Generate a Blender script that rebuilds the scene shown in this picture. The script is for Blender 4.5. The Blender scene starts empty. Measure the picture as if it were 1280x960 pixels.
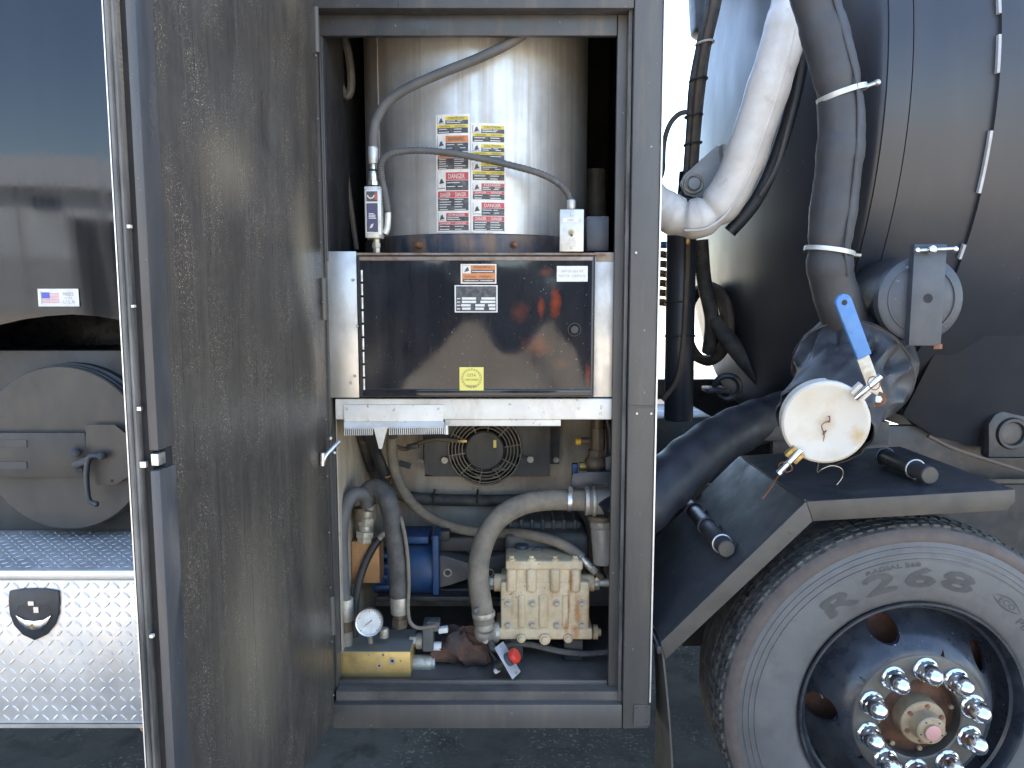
import bpy, bmesh, math, random
from mathutils import Vector, Matrix
random.seed(7)
SC = bpy.context.scene
COL = SC.collection
rad = math.radians

# ------------------------------------------------------------------ camera, sky, sun, exposure
CAMH, CAMD, PITCH, FPX = 1.67, 2.0, rad(6.3), 940.0
cam = bpy.data.cameras.new('camera'); cam.sensor_width = 36.0; cam.lens = FPX / 1280 * 36.0
cam.clip_start = 0.02; cam.clip_end = 3000
camo = bpy.data.objects.new('camera', cam); COL.objects.link(camo)
camo.location = (0, -CAMD, CAMH); camo.rotation_euler = (rad(90) - PITCH, 0, 0)
SC.camera = camo

SUN_EL, SUN_AZ = rad(64), rad(2)          # azimuth measured from +Y (behind the truck) towards +X
world = bpy.data.worlds.new('World'); SC.world = world; world.use_nodes = True
wn = world.node_tree.nodes; wl = world.node_tree.links
sky = wn.new('ShaderNodeTexSky'); sky.sky_type = 'NISHITA'; sky.sun_disc = False
sky.sun_elevation = SUN_EL; sky.sun_rotation = SUN_AZ; sky.air_density = 1.0; sky.dust_density = 0.6; sky.ozone_density = 1.0
wn['Background'].inputs['Strength'].default_value = 0.15
wl.new(sky.outputs['Color'], wn['Background'].inputs['Color'])
sl = bpy.data.lights.new('sun', 'SUN'); sl.energy = 5.0; sl.angle = rad(0.53); sl.color = (1.0, 0.95, 0.86)
so = bpy.data.objects.new('sun', sl); COL.objects.link(so)
sdir = Vector((math.sin(SUN_AZ) * math.cos(SUN_EL), math.cos(SUN_AZ) * math.cos(SUN_EL), math.sin(SUN_EL)))
so.rotation_euler = sdir.to_track_quat('Z', 'Y').to_euler(); so.location = (0, 6, 12)
SC.view_settings.view_transform = 'Standard'; SC.view_settings.look = 'None'
SC.view_settings.exposure = 2.4; SC.view_settings.gamma = 1.0; SC.view_settings.use_curve_mapping = False
SC.render.engine = 'CYCLES'
SC.cycles.use_denoising = True; SC.cycles.max_bounces = 8; SC.cycles.diffuse_bounces = 4; SC.cycles.glossy_bounces = 4
SC.cycles.sample_clamp_indirect = 8.0; SC.cycles.caustics_reflective = False; SC.cycles.caustics_refractive = False

# ------------------------------------------------------------------ measuring helpers
CP, SP = math.cos(PITCH), math.sin(PITCH)
def P(px, py, Y):
    """the point of the upright plane at depth Y that the photograph shows at (px, py)"""
    u = (px - 640.0) / FPX; v = (480.0 - py) / FPX
    d = Vector((u, CP + v * SP, -SP + v * CP)); t = (Y + CAMD) / d.y
    return Vector((0, -CAMD, CAMH)) + d * t
def S(py, Y, n=1.0):
    """metres per n picture pixels at depth Y"""
    v = (480.0 - py) / FPX
    return n * ((Y + CAMD) / (CP + v * SP)) / FPX

# ------------------------------------------------------------------ materials
MATS = {}
def _n(nt, t, **k):
    n = nt.nodes.new(t)
    for a, b in k.items(): setattr(n, a, b)
    return n
def mat(name, col, rough=0.5, metal=0.0, dirt=None, amt=0.5, scale=6.0, streak=1.0, lo=0.45, hi=0.7, speck=None, sscale=160.0,
        sthr=0.68, bump=0.0, bscale=60.0, var=0.18, rvar=0.12, coat=0.0, spec=0.5, dirt2=None, amt2=0.5, scale2=2.0, streak2=1.0, lo2=0.5, hi2=0.7,
        gap=None, emit=None):
    m = bpy.data.materials.new(name); m.use_nodes = True; nt = m.node_tree; L = nt.links
    b = nt.nodes['Principled BSDF']
    b.inputs['Metallic'].default_value = metal; b.inputs['Specular IOR Level'].default_value = spec
    b.inputs['Coat Weight'].default_value = coat; b.inputs['Coat Roughness'].default_value = 0.08
    tc = _n(nt, 'ShaderNodeTexCoord')
    def noise(sc, st, det=6.0, rgh=0.6, off=0.0):
        mp = _n(nt, 'ShaderNodeMapping'); mp.inputs['Scale'].default_value = (sc, sc, sc * st); mp.inputs['Location'].default_value = (off, off * 1.7, off * .6)
        L.new(tc.outputs['Object'], mp.inputs['Vector'])
        n = _n(nt, 'ShaderNodeTexNoise'); n.inputs['Scale'].default_value = 1.0; n.inputs['Detail'].default_value = det; n.inputs['Roughness'].default_value = rgh
        L.new(mp.outputs['Vector'], n.inputs['Vector']); return n.outputs['Fac']
    def rng(s, a, c, x=0.0, y=1.0):
        r = _n(nt, 'ShaderNodeMapRange'); r.clamp = True
        r.inputs['From Min'].default_value = a; r.inputs['From Max'].default_value = c; r.inputs['To Min'].default_value = x; r.inputs['To Max'].default_value = y
        L.new(s, r.inputs['Value']); return r.outputs['Result']
    def mix(f, a, c):
        x = _n(nt, 'ShaderNodeMix', data_type='RGBA')
        if isinstance(f, float): x.inputs['Factor'].default_value = f
        else: L.new(f, x.inputs['Factor'])
        for v, k in ((a, 6), (c, 7)):
            if isinstance(v, (tuple, list)): x.inputs[k].default_value = (*v[:3], 1)
            else: L.new(v, x.inputs[k])
        return x.outputs[2]
    c = tuple(col)
    dk = tuple(x * (1 - var) for x in col); lt = tuple(min(1, x * (1 + var)) for x in col)
    cur = mix(rng(noise(scale * 0.6, 1.0, off=3.1), 0.3, 0.7), dk, lt)
    rsrc = None
    if dirt:
        f = rng(noise(scale, streak, 8.0, 0.65, off=7.7), lo, hi, 0.0, amt); cur = mix(f, cur, dirt); rsrc = f
    if dirt2:
        f2 = rng(noise(scale2, streak2, 8.0, 0.6, off=1.9), lo2, hi2, 0.0, amt2); cur = mix(f2, cur, dirt2)
    if speck:
        f3 = rng(noise(sscale, 1.0, 2.0, 0.5, off=5.0), sthr, sthr + 0.05); f3b = rng(noise(sscale * .04, .5, 3.0, 0.5, off=2.0), 0.42, 0.62)
        mm = _n(nt, 'ShaderNodeMath', operation='MULTIPLY'); L.new(f3, mm.inputs[0]); L.new(f3b, mm.inputs[1])
        cur = mix(mm.outputs[0], cur, speck)
    L.new(cur, b.inputs['Base Color'])
    rr = rng(noise(scale * 2.3, streak, 5.0, 0.6, off=11.0), 0.3, 0.7, max(0.02, rough - rvar), min(1.0, rough + rvar))
    if rsrc is not None:
        ad = _n(nt, 'ShaderNodeMath', operation='MULTIPLY_ADD'); ad.inputs[1].default_value = 0.35; ad.use_clamp = True
        L.new(rsrc, ad.inputs[0]); L.new(rr, ad.inputs[2]); rr = ad.outputs[0]
    L.new(rr, b.inputs['Roughness'])
    if bump > 0:
        bp = _n(nt, 'ShaderNodeBump'); bp.inputs['Strength'].default_value = bump; bp.inputs['Distance'].default_value = 0.003
        L.new(noise(bscale, 1.0, 5.0, 0.6, off=4.4), bp.inputs['Height']); L.new(bp.outputs['Normal'], b.inputs['Normal'])
    MATS[name] = m; return m

DUST = (0.20, 0.17, 0.13)
mat('black_paint', (0.042, 0.045, 0.052), 0.36, dirt=DUST, amt=0.26, scale=7, streak=0.35, lo=0.38, hi=0.8, speck=(.4, .36, .3), sscale=120, sthr=.72, bump=.08, bscale=260, dirt2=(.16, .13, .09), amt2=.4, scale2=22, streak2=.15, lo2=.55, hi2=.75)
mat('post_paint', (0.066, 0.062, 0.057), 0.42, dirt=(.22, .19, .15), amt=0.36, scale=5, streak=0.2, lo=0.3, hi=0.8, speck=(.6, .55, .5), sscale=70, sthr=.74, bump=.06, bscale=300, dirt2=(.20, .155, .10), amt2=.4, scale2=26, streak2=.12, lo2=.54, hi2=.75)
mat('polished_black', (0.004, 0.0045, 0.006), 0.045, dirt=(.03, .03, .03), amt=0.22, scale=16, streak=0.03, lo=0.5, hi=0.85, rvar=.02, spec=.5)
mat('recess_black', (0.004, 0.004, 0.005), 0.25, dirt=(.02, .02, .02), amt=.3, scale=8, spec=.2)
mat('satin_body', (0.050, 0.043, 0.035), 0.50, dirt=(.10, .085, .065), amt=0.4, scale=5, streak=0.6, lo=0.4, hi=0.75, bump=.05, bscale=300)
mat('tank_paint', (0.030, 0.033, 0.041), 0.38, dirt=(.07, .064, .055), amt=0.28, scale=2.5, streak=0.6, lo=0.42, hi=0.8, rvar=.04, speck=(.25, .24, .22), sscale=60, sthr=.76, spec=.5, bump=.05, bscale=12, dirt2=(.075, .07, .06), amt2=.28, scale2=9, streak2=.12, lo2=.5, hi2=.75)
mat('fender_paint', (0.042, 0.043, 0.047), 0.38, dirt=(.10, .09, .08), amt=0.35, scale=6, lo=0.42, hi=0.75, speck=(.25, .25, .25), sscale=90, sthr=.72, bump=.06, bscale=240, dirt2=(.13, .115, .095), amt2=.35, scale2=26, lo2=.52, hi2=.7)
mat('lip_paint', (0.062, 0.055, 0.047), 0.5, dirt=(.15, .125, .09), amt=0.45, scale=8, lo=0.4, hi=0.7, speck=(.03, .03, .03), sscale=70, sthr=.70)
mat('door_inner', (0.072, 0.062, 0.052), 0.36, metal=0.2, dirt=(.17, .14, .11), amt=0.35, scale=95, streak=0.006, lo=0.48, hi=0.72, speck=(.55, .44, .30), sscale=380, sthr=.62,
    dirt2=(.035, .029, .026), amt2=.5, scale2=4.5, streak2=.12, lo2=.46, hi2=.70, bump=.06, bscale=260)
mat('seal_rubber', (0.05, 0.05, 0.05), 0.65, dirt=(.32, .30, .27), amt=0.6, scale=30, streak=.15, lo=.4, hi=.7, bump=.3, bscale=200)
mat('bare_edge', (0.75, 0.74, 0.70), 0.4, metal=.6)
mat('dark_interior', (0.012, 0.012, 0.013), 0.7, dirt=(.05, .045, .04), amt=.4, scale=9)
mat('cabinet_floor', (0.080, 0.074, 0.067), 0.5, dirt=(.19, .165, .13), amt=0.6, scale=9, lo=.4, hi=.7, speck=(.4, .37, .32), sscale=110, sthr=.68, bump=.15, bscale=120)
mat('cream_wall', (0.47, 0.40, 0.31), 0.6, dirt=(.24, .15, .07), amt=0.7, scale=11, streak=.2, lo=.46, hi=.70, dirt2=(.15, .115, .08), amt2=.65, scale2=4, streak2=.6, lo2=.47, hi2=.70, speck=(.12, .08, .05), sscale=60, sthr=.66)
mat('beam_paint', (0.80, 0.75, 0.66), 0.5, dirt=(.46, .35, .22), amt=0.6, scale=9, streak=.5, lo=.5, hi=.72, speck=(.3, .2, .1), sscale=80, sthr=.68)
mat('alu_plate', (0.62, 0.60, 0.56), 0.42, metal=.85, dirt=(.25, .2, .15), amt=.55, scale=7, streak=.5, lo=.46, hi=.72, bump=.04, bscale=300)
mat('rusty_edge', (0.30, 0.25, 0.20), 0.6, metal=.3, dirt=(.22, .10, .04), amt=.7, scale=20, lo=.4, hi=.65)
mat('stainless', (0.60, 0.58, 0.545), 0.42, metal=.6, dirt=(.24, .20, .15), amt=.75, scale=16, streak=.03, lo=.46, hi=.72, dirt2=(.44, .36, .26), amt2=.45, scale2=5, streak2=.22, lo2=.48, hi2=.72, rvar=.1)
mat('heater_ring', (0.035, 0.045, 0.065), 0.45, dirt=(.26, .16, .09), amt=.8, scale=16, streak=.3, lo=.42, hi=.66, bump=.2, bscale=120)
mat('rust', (0.24, 0.10, 0.045), 0.75, dirt=(.10, .05, .03), amt=.7, scale=20, bump=.3, bscale=120)
mat('hub_rust', (0.11, 0.045, 0.022), 0.6, dirt=(.035, .02, .015), amt=.8, scale=18, bump=.3, bscale=90)
mat('zinc', (0.62, 0.62, 0.60), 0.35, metal=.9, dirt=(.2, .17, .13), amt=.5, scale=40)
mat('zinc_dusty', (0.50, 0.46, 0.38), 0.5, metal=.6, dirt=(.3, .24, .16), amt=.7, scale=40)
mat('galv_box', (0.60, 0.60, 0.56), 0.45, metal=.5, dirt=(.35, .30, .22), amt=.4, scale=25)
mat('chrome', (0.88, 0.88, 0.89), 0.17, metal=1.0, rvar=.04, var=.02, dirt=(.6, .58, .54), amt=.3, scale=40)
mat('hose_rubber', (0.045, 0.043, 0.041), 0.6, dirt=(.20, .175, .14), amt=.55, scale=18, lo=.38, hi=.7, bump=.12, bscale=150)
mat('hose_dusty', (0.17, 0.145, 0.11), 0.75, dirt=(.33, .27, .19), amt=.65, scale=16, lo=.4, hi=.68, dirt2=(.08, .07, .058), amt2=.35, scale2=34, lo2=.46, hi2=.72, bump=.3, bscale=160)
mat('hose_grey', (0.085, 0.083, 0.082), 0.6, dirt=(.2, .18, .15), amt=.4, scale=12, lo=.4, hi=.7, bump=.1, bscale=150)
mat('black_plastic', (0.020, 0.020, 0.021), 0.5, dirt=(.11, .095, .075), amt=.5, scale=12, lo=.4, hi=.72)
mat('shroud', (0.050, 0.047, 0.043), 0.5, dirt=(.14, .12, .09), amt=.5, scale=9, streak=.4)
mat('grille', (0.24, 0.205, 0.155), 0.6, dirt=(.34, .26, .14), amt=.5, scale=22)
mat('pump_tan', (0.63, 0.505, 0.315), 0.55, dirt=(.42, .31, .18), amt=.7, scale=18, lo=.4, hi=.68, dirt2=(.48, .23, .07), amt2=.5, scale2=11, streak2=.12, lo2=.52, hi2=.70, speck=(.15, .11, .07), sscale=100, sthr=.68, bump=.22, bscale=140)
mat('pump_rust', (0.42, 0.16, 0.05), 0.6, dirt=(.55, .30, .10), amt=.7, scale=40, streak=.3)
mat('crankcase', (0.09, 0.085, 0.078), 0.55, dirt=(.20, .17, .13), amt=.6, scale=12, bump=.25, bscale=110)
mat('gold_block', (0.60, 0.42, 0.15), 0.42, metal=.55, dirt=(.34, .25, .13), amt=.6, scale=10, lo=.42, hi=.7, dirt2=(.10, .075, .04), amt2=.6, scale2=5, lo2=.55, hi2=.75)
mat('block_top', (0.20, 0.185, 0.155), 0.6, dirt=(.30, .26, .2), amt=.6, scale=12)
mat('orange_block', (0.42, 0.22, 0.09), 0.5, metal=.3, dirt=(.25, .15, .07), amt=.5, scale=14)
mat('blue_paint', (0.014, 0.055, 0.145), 0.45, dirt=(.06, .075, .10), amt=.65, scale=12, bump=.15, bscale=120)
mat('handle_blue', (0.065, 0.185, 0.42), 0.5, dirt=(.14, .27, .48), amt=.5, scale=30, var=.1)
mat('brass', (0.50, 0.34, 0.12), 0.45, metal=.7, dirt=(.12, .08, .04), amt=.7, scale=30)
mat('bronze_dark', (0.10, 0.075, 0.05), 0.55, metal=.3, dirt=(.22, .16, .10), amt=.6, scale=22)
mat('filter_clear', (0.30, 0.28, 0.24), 0.2, dirt=(.16, .13, .09), amt=.7, scale=12, streak=.3)
mat('white_plastic', (0.75, 0.74, 0.70), 0.45, dirt=(.45, .38, .26), amt=.4, scale=22)
mat('red_plastic', (0.62, 0.045, 0.03), 0.4, var=.1)
mat('yellow_plastic', (0.62, 0.36, 0.02), 0.5)
mat('rag', (0.07, 0.05, 0.042), 0.9, dirt=(.19, .09, .05), amt=.9, scale=14, lo=.4, hi=.6, dirt2=(.02, .02, .024), amt2=.9, scale2=10, bump=.5, bscale=120)
mat('sticker_white', (0.74, 0.72, 0.66), 0.45, dirt=(.5, .45, .36), amt=.5, scale=40, var=.06)
mat('ink_black', (0.05, 0.05, 0.055), 0.5, dirt=(.28, .26, .23), amt=.5, scale=60)
mat('ink_grey', (0.30, 0.30, 0.29), 0.5)
mat('ink_yellow', (0.66, 0.50, 0.03), 0.5, dirt=(.6, .52, .25), amt=.5, scale=60)
mat('ink_orange', (0.60, 0.20, 0.05), 0.5, dirt=(.5, .3, .18), amt=.5, scale=60)
mat('ink_red', (0.48, 0.06, 0.06), 0.5, dirt=(.5, .25, .22), amt=.5, scale=60)
mat('ink_blue', (0.10, 0.12, 0.45), 0.5)
mat('ink_pink', (0.62, 0.30, 0.34), 0.5)
mat('sticker_yellow', (0.78, 0.68, 0.16), 0.5, var=.05)
mat('dial_face', (0.72, 0.70, 0.64), 0.35, dirt=(.5, .42, .3), amt=.4, scale=60)
mat('cloth_black', (0.035, 0.036, 0.040), 0.42, dirt=(.09, .085, .075), amt=.5, scale=9, bump=.25, bscale=40, rvar=.08)
mat('sleeve_navy', (0.016, 0.019, 0.026), 0.5, dirt=(.05, .05, .055), amt=.4, scale=9, bump=.2, bscale=70)
mat('sleeve_grey', (0.044, 0.044, 0.047), 0.55, dirt=(.085, .078, .07), amt=.4, scale=8, bump=.18, bscale=45)
mat('sleeve_white', (0.72, 0.69, 0.65), 0.34, dirt=(.50, .44, .37), amt=.45, scale=8, bump=.2, bscale=26, rvar=.06, dirt2=(.3, .26, .22), amt2=.35, scale2=20, lo2=.58, hi2=.7)
mat('cap_white', (0.60, 0.555, 0.47), 0.55, dirt=(.55, .40, .20), amt=.6, scale=9, lo=.55, hi=.72, var=.06)
mat('blue_grey_paint', (0.052, 0.058, 0.070), 0.42, dirt=(.13, .13, .13), amt=.4, scale=8, speck=(.4, .4, .4), sscale=90, sthr=.72)
mat('bracket_grey', (0.42, 0.42, 0.42), 0.5, dirt=(.25, .22, .18), amt=.5, scale=14)
mat('tyre_rubber', (0.115, 0.110, 0.104), 0.55, dirt=(.18, .165, .145), amt=.5, scale=7, lo=.38, hi=.72, speck=(.03, .03, .03), sscale=50, sthr=.75, bump=.12, bscale=180, dirt2=(.075, .07, .066), amt2=.5, scale2=14)
mat('tyre_shoulder', (0.10, 0.080, 0.068), 0.75, dirt=(.16, .12, .095), amt=.6, scale=22, bump=.2, bscale=150)
mat('tyre_tread', (0.045, 0.044, 0.042), 0.75, dirt=(.15, .14, .12), amt=.8, scale=30, lo=.45, hi=.62, bump=.3, bscale=100)
mat('tyre_ink', (0.062, 0.059, 0.055), 0.6, dirt=(.11, .10, .09), amt=.5, scale=40)
mat('rim_paint', (0.022, 0.026, 0.033), 0.30, dirt=(.08, .08, .085), amt=.5, scale=12, coat=.15, speck=(.4, .4, .4), sscale=80, sthr=.72)
mat('lug_ring', (0.11, 0.105, 0.092), 0.42, metal=.4, dirt=(.18, .16, .12), amt=.5, scale=14)
mat('hub_tan', (0.38, 0.29, 0.18), 0.5, metal=.2, dirt=(.25, .15, .08), amt=.6, scale=30)
mat('hub_pink', (0.60, 0.30, 0.26), 0.5)
mat('diamond_plate', (0.80, 0.78, 0.74), 0.40, metal=.65, dirt=(.62, .56, .48), amt=.4, scale=5, lo=.4, hi=.75, dirt2=(.42, .34, .25), amt2=.4, scale2=8, lo2=.58, hi2=.75)
mat('latch_black', (0.030, 0.034, 0.040), 0.4, dirt=(.08, .08, .08), amt=.3, scale=20)
mat('asphalt', (0.050, 0.050, 0.050), 0.85, dirt=(.15, .14, .125), amt=.8, scale=3.2, lo=.40, hi=.70, speck=(.30, .29, .27), sscale=75, sthr=.60, bump=1.0, bscale=110, dirt2=(.02, .02, .02), amt2=.7, scale2=9, lo2=.52, hi2=.66)
mat('yard', (0.40, 0.345, 0.27), 0.9, dirt=(.30, .25, .19), amt=.7, scale=.5, lo=.4, hi=.7, speck=(.2, .18, .15), sscale=40, sthr=.66)
mat('white_siding', (0.60, 0.64, 0.68), 0.6, dirt=(.5, .5, .48), amt=.4, scale=.8, streak=.3)
mat('roof_metal', (0.42, 0.43, 0.44), 0.5)
mat('trailer_dark', (0.05, 0.055, 0.062), 0.5, dirt=(.1, .09, .08), amt=.4, scale=2)
mat('window_glass', (0.03, 0.05, 0.10), 0.1)
mat('wire_steel', (0.45, 0.40, 0.33), 0.4, metal=.8)
mat('cable_brown', (0.10, 0.075, 0.055), 0.65, dirt=(.2, .15, .1), amt=.5, scale=20)

def stain_or_reflection(name, c, ra, rb, col, sc=45.0, a=0.8, axis=0, tilt=0.0, soft=.6):
    """a patch of dirt, wear or painted reflection with a noisy outline, centred at c = (along axis, z) in the thing's own coordinates"""
    nt = MATS[name].node_tree; b = nt.nodes['Principled BSDF']; src = b.inputs['Base Color'].links[0].from_socket
    tc = _n(nt, 'ShaderNodeTexCoord'); sx = _n(nt, 'ShaderNodeSeparateXYZ'); nt.links.new(tc.outputs['Object'], sx.inputs[0])
    def lin(k1, k2, off):
        m1 = _n(nt, 'ShaderNodeMath', operation='MULTIPLY_ADD'); m1.inputs[1].default_value = k1; m1.inputs[2].default_value = off; nt.links.new(sx.outputs[axis], m1.inputs[0])
        m2 = _n(nt, 'ShaderNodeMath', operation='MULTIPLY_ADD'); m2.inputs[1].default_value = k2; nt.links.new(sx.outputs[2], m2.inputs[0]); nt.links.new(m1.outputs[0], m2.inputs[2]); return m2.outputs[0]
    ct, st_ = math.cos(tilt), math.sin(tilt)
    u = lin(ct / ra, st_ / ra, -(ct * c[0] + st_ * c[1]) / ra); v = lin(-st_ / rb, ct / rb, -(-st_ * c[0] + ct * c[1]) / rb)
    cb = _n(nt, 'ShaderNodeCombineXYZ'); nt.links.new(u, cb.inputs[0]); nt.links.new(v, cb.inputs[1])
    ln = _n(nt, 'ShaderNodeVectorMath', operation='LENGTH'); nt.links.new(cb.outputs[0], ln.inputs[0])
    nz = _n(nt, 'ShaderNodeTexNoise'); nz.inputs['Scale'].default_value = sc; nz.inputs['Detail'].default_value = 6; nz.inputs['Roughness'].default_value = .65; nt.links.new(tc.outputs['Object'], nz.inputs['Vector'])
    ad = _n(nt, 'ShaderNodeMath', operation='MULTIPLY_ADD'); ad.inputs[1].default_value = 1.6; nt.links.new(nz.outputs['Fac'], ad.inputs[0]); nt.links.new(ln.outputs['Value'], ad.inputs[2])
    rg = _n(nt, 'ShaderNodeMapRange'); rg.inputs['From Min'].default_value = 1.75 - soft; rg.inputs['From Max'].default_value = 1.75; rg.inputs['To Min'].default_value = a; rg.inputs['To Max'].default_value = 0; nt.links.new(ad.outputs[0], rg.inputs['Value'])
    mx = _n(nt, 'ShaderNodeMix', data_type='RGBA'); nt.links.new(rg.outputs['Result'], mx.inputs['Factor']); nt.links.new(src, mx.inputs[6]); mx.inputs[7].default_value = (*col, 1); nt.links.new(mx.outputs[2], b.inputs['Base Color'])

# ------------------------------------------------------------------ mesh builder
def basis(ax):
    ax = Vector(ax).normalized()
    h = Vector((0, 0, 1)) if abs(ax.z) < 0.9 else Vector((1, 0, 0))
    e1 = h.cross(ax).normalized(); return e1, ax.cross(e1).normalized(), ax
def smooth_path(pts, k=6):
    pts = [Vector(p) for p in pts]; out = []
    for i in range(len(pts) - 1):
        p0 = pts[max(i - 1, 0)]; p1 = pts[i]; p2 = pts[i + 1]; p3 = pts[min(i + 2, len(pts) - 1)]
        for j in range(k):
            t = j / k
            out.append(0.5 * ((2 * p1) + (p2 - p0) * t + (2 * p0 - 5 * p1 + 4 * p2 - p3) * t * t + (3 * p1 - p0 - 3 * p2 + p3) * t ** 3))
    out.append(pts[-1]); return out
_TX = {}
def text_geo(s):
    if s in _TX: return _TX[s]
    cu = bpy.data.curves.new('lettering', 'FONT'); cu.body = s; cu.size = 1.0; cu.resolution_u = 2; cu.fill_mode = 'FRONT'
    o = bpy.data.objects.new('lettering', cu); COL.objects.link(o)
    dg = bpy.context.evaluated_depsgraph_get(); e = o.evaluated_get(dg); me = e.to_mesh()
    vs = [(v.co.x, v.co.y) for v in me.vertices]; fs = [tuple(p.vertices) for p in me.polygons]
    e.to_mesh_clear(); bpy.data.objects.remove(o); bpy.data.curves.remove(cu)
    x0 = min(v[0] for v in vs); x1 = max(v[0] for v in vs); y0 = min(v[1] for v in vs); y1 = max(v[1] for v in vs)
    _TX[s] = ([((x - x0) / (x1 - x0), (y - y0) / (y1 - y0)) for x, y in vs], fs, (x1 - x0) / (y1 - y0)); return _TX[s]

class MB:
    def __init__(self): self.v = []; self.f = []; self.m = []
    def add(self, vs, fs, mi=0):
        o = len(self.v); self.v += [Vector(v) for v in vs]; self.f += [tuple(i + o for i in f) for f in fs]; self.m += [mi] * len(fs); return self
    def box(self, a, b, mi=0):
        x0, x1 = sorted((a[0], b[0])); y0, y1 = sorted((a[1], b[1])); z0, z1 = sorted((a[2], b[2]))
        return self.add([(x0, y0, z0), (x1, y0, z0), (x1, y1, z0), (x0, y1, z0), (x0, y0, z1), (x1, y0, z1), (x1, y1, z1), (x0, y1, z1)],
                        [(0, 3, 2, 1), (4, 5, 6, 7), (0, 1, 5, 4), (1, 2, 6, 5), (2, 3, 7, 6), (3, 0, 4, 7)], mi)
    def obox(self, c, a, b, d, mi=0):
        """box about c with half vectors a, b, d"""
        c, a, b, d = map(Vector, (c, a, b, d))
        if a.cross(b).dot(d) < 0: a = -a
        vs = [c + sx * a + sy * b + sz * d for sz in (-1, 1) for sx, sy in ((-1, -1), (1, -1), (1, 1), (-1, 1))]
        return self.add(vs, [(0, 3, 2, 1), (4, 5, 6, 7), (0, 1, 5, 4), (1, 2, 6, 5), (2, 3, 7, 6), (3, 0, 4, 7)], mi)
    def prism(self, poly, vec, mi=0):
        poly = [Vector(p) for p in poly]; vec = Vector(vec); n = len(poly)
        nrm = Vector((0, 0, 0))
        for i in range(n): nrm += poly[i].cross(poly[(i + 1) % n])
        if nrm.dot(vec) > 0: poly.reverse()
        vs = poly + [p + vec for p in poly]
        return self.add(vs, [tuple(range(n)), tuple(range(2 * n - 1, n - 1, -1))] + [(i, i + n, (i + 1) % n + n, (i + 1) % n) for i in range(n)], mi)
    def lathe(self, o, ax, prof, n=24, mi=0, a0=0.0, a1=None, closed=True):
        o = Vector(o); e1, e2, e3 = basis(ax); full = a1 is None
        a1 = 2 * math.pi if full else a1; m = n if full else n + 1; base = len(self.v); vs = []
        for r, t in prof:
            for i in range(m):
                a = a0 + (a1 - a0) * i / n; vs.append(o + e3 * t + e1 * (r * math.cos(a)) + e2 * (r * math.sin(a)))
        fs = []
        for j in range(len(prof) - 1):
            for i in range(n):
                k = (i + 1) % m; fs.append((j * m + i, j * m + k, (j + 1) * m + k, (j + 1) * m + i))
        return self.add(vs, fs, mi)
    def cyl(self, p0, p1, r0, r1=None, n=16, mi=0, caps=True):
        p0, p1 = Vector(p0), Vector(p1); r1 = r0 if r1 is None else r1; e1, e2, e3 = basis(p1 - p0)
        vs = [p0 + e1 * (r0 * math.cos(2 * math.pi * i / n)) + e2 * (r0 * math.sin(2 * math.pi * i / n)) for i in range(n)]
        vs += [p1 + e1 * (r1 * math.cos(2 * math.pi * i / n)) + e2 * (r1 * math.sin(2 * math.pi * i / n)) for i in range(n)]
        fs = [(i, (i + 1) % n, n + (i + 1) % n, n + i) for i in range(n)]
        if caps: fs += [tuple(range(n - 1, -1, -1)), tuple(range(n, 2 * n))]
        return self.add(vs, fs, mi)
    def tube(self, pts, r, n=10, mi=0, k=6, caps=True, rf=None):
        pts = smooth_path(pts, k) if k else [Vector(p) for p in pts]; N = len(pts); vs = []; e1 = None
        for i, p in enumerate(pts):
            t = (pts[min(i + 1, N - 1)] - pts[max(i - 1, 0)]).normalized()
            if e1 is None: e1 = basis(t)[0]
            e1 = (e1 - t * e1.dot(t)).normalized(); e2 = t.cross(e1)
            rr = r if rf is None else rf(i / (N - 1), i) * r
            for j in range(n):
                a = 2 * math.pi * j / n; q = rr
                vs.append(p + e1 * (q * math.cos(a)) + e2 * (q * math.sin(a)))
        fs = [(i * n + j, i * n + (j + 1) % n, (i + 1) * n + (j + 1) % n, (i + 1) * n + j) for i in range(N - 1) for j in range(n)]
        if caps: fs += [tuple(range(n - 1, -1, -1)), tuple((N - 1) * n + j for j in range(n))]
        return self.add(vs, fs, mi)
    def torus(self, c, ax, R, r, n=28, m=8, mi=0):
        c = Vector(c); e1, e2, e3 = basis(ax); vs = []
        for i in range(n):
            a = 2 * math.pi * i / n; d = e1 * math.cos(a) + e2 * math.sin(a)
            for j in range(m):
                b = 2 * math.pi * j / m; vs.append(c + d * (R + r * math.cos(b)) + e3 * (r * math.sin(b)))
        return self.add(vs, [(i * m + j, ((i + 1) % n) * m + j, ((i + 1) % n) * m + (j + 1) % m, i * m + (j + 1) % m) for i in range(n) for j in range(m)], mi)
    def sphere(self, c, r, n=14, m=8, mi=0, sc=(1, 1, 1)):
        prof = [(max(1e-5, r * math.sin(math.pi * j / m)), -r * math.cos(math.pi * j / m)) for j in range(m + 1)]
        s = len(self.v); self.lathe((0, 0, 0), (0, 0, 1), prof, n, mi)
        for i in range(s, len(self.v)):
            v = self.v[i]; self.v[i] = Vector((v.x * sc[0], v.y * sc[1], v.z * sc[2])) + Vector(c)
        return self
    def rect(self, o, ex, ey, x0, x1, y0, y1, mi=0):
        o, ex, ey = Vector(o), Vector(ex), Vector(ey)
        return self.add([o + ex * x0 + ey * y0, o + ex * x1 + ey * y0, o + ex * x1 + ey * y1, o + ex * x0 + ey * y1], [(0, 1, 2, 3)], mi)
    def text(self, s, fn, x0, y0, w, h, mi=0):
        """lettering in the box (x0, y0, w, h); fn maps the flat coordinates to space"""
        vs, fs, _ = text_geo(s); return self.add([fn(x0 + x * w, y0 + y * h) for x, y in vs], fs, mi)
    def hexa(self, p0, p1, r, mi=0): return self.cyl(p0, p1, r, n=6, mi=mi)
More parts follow.
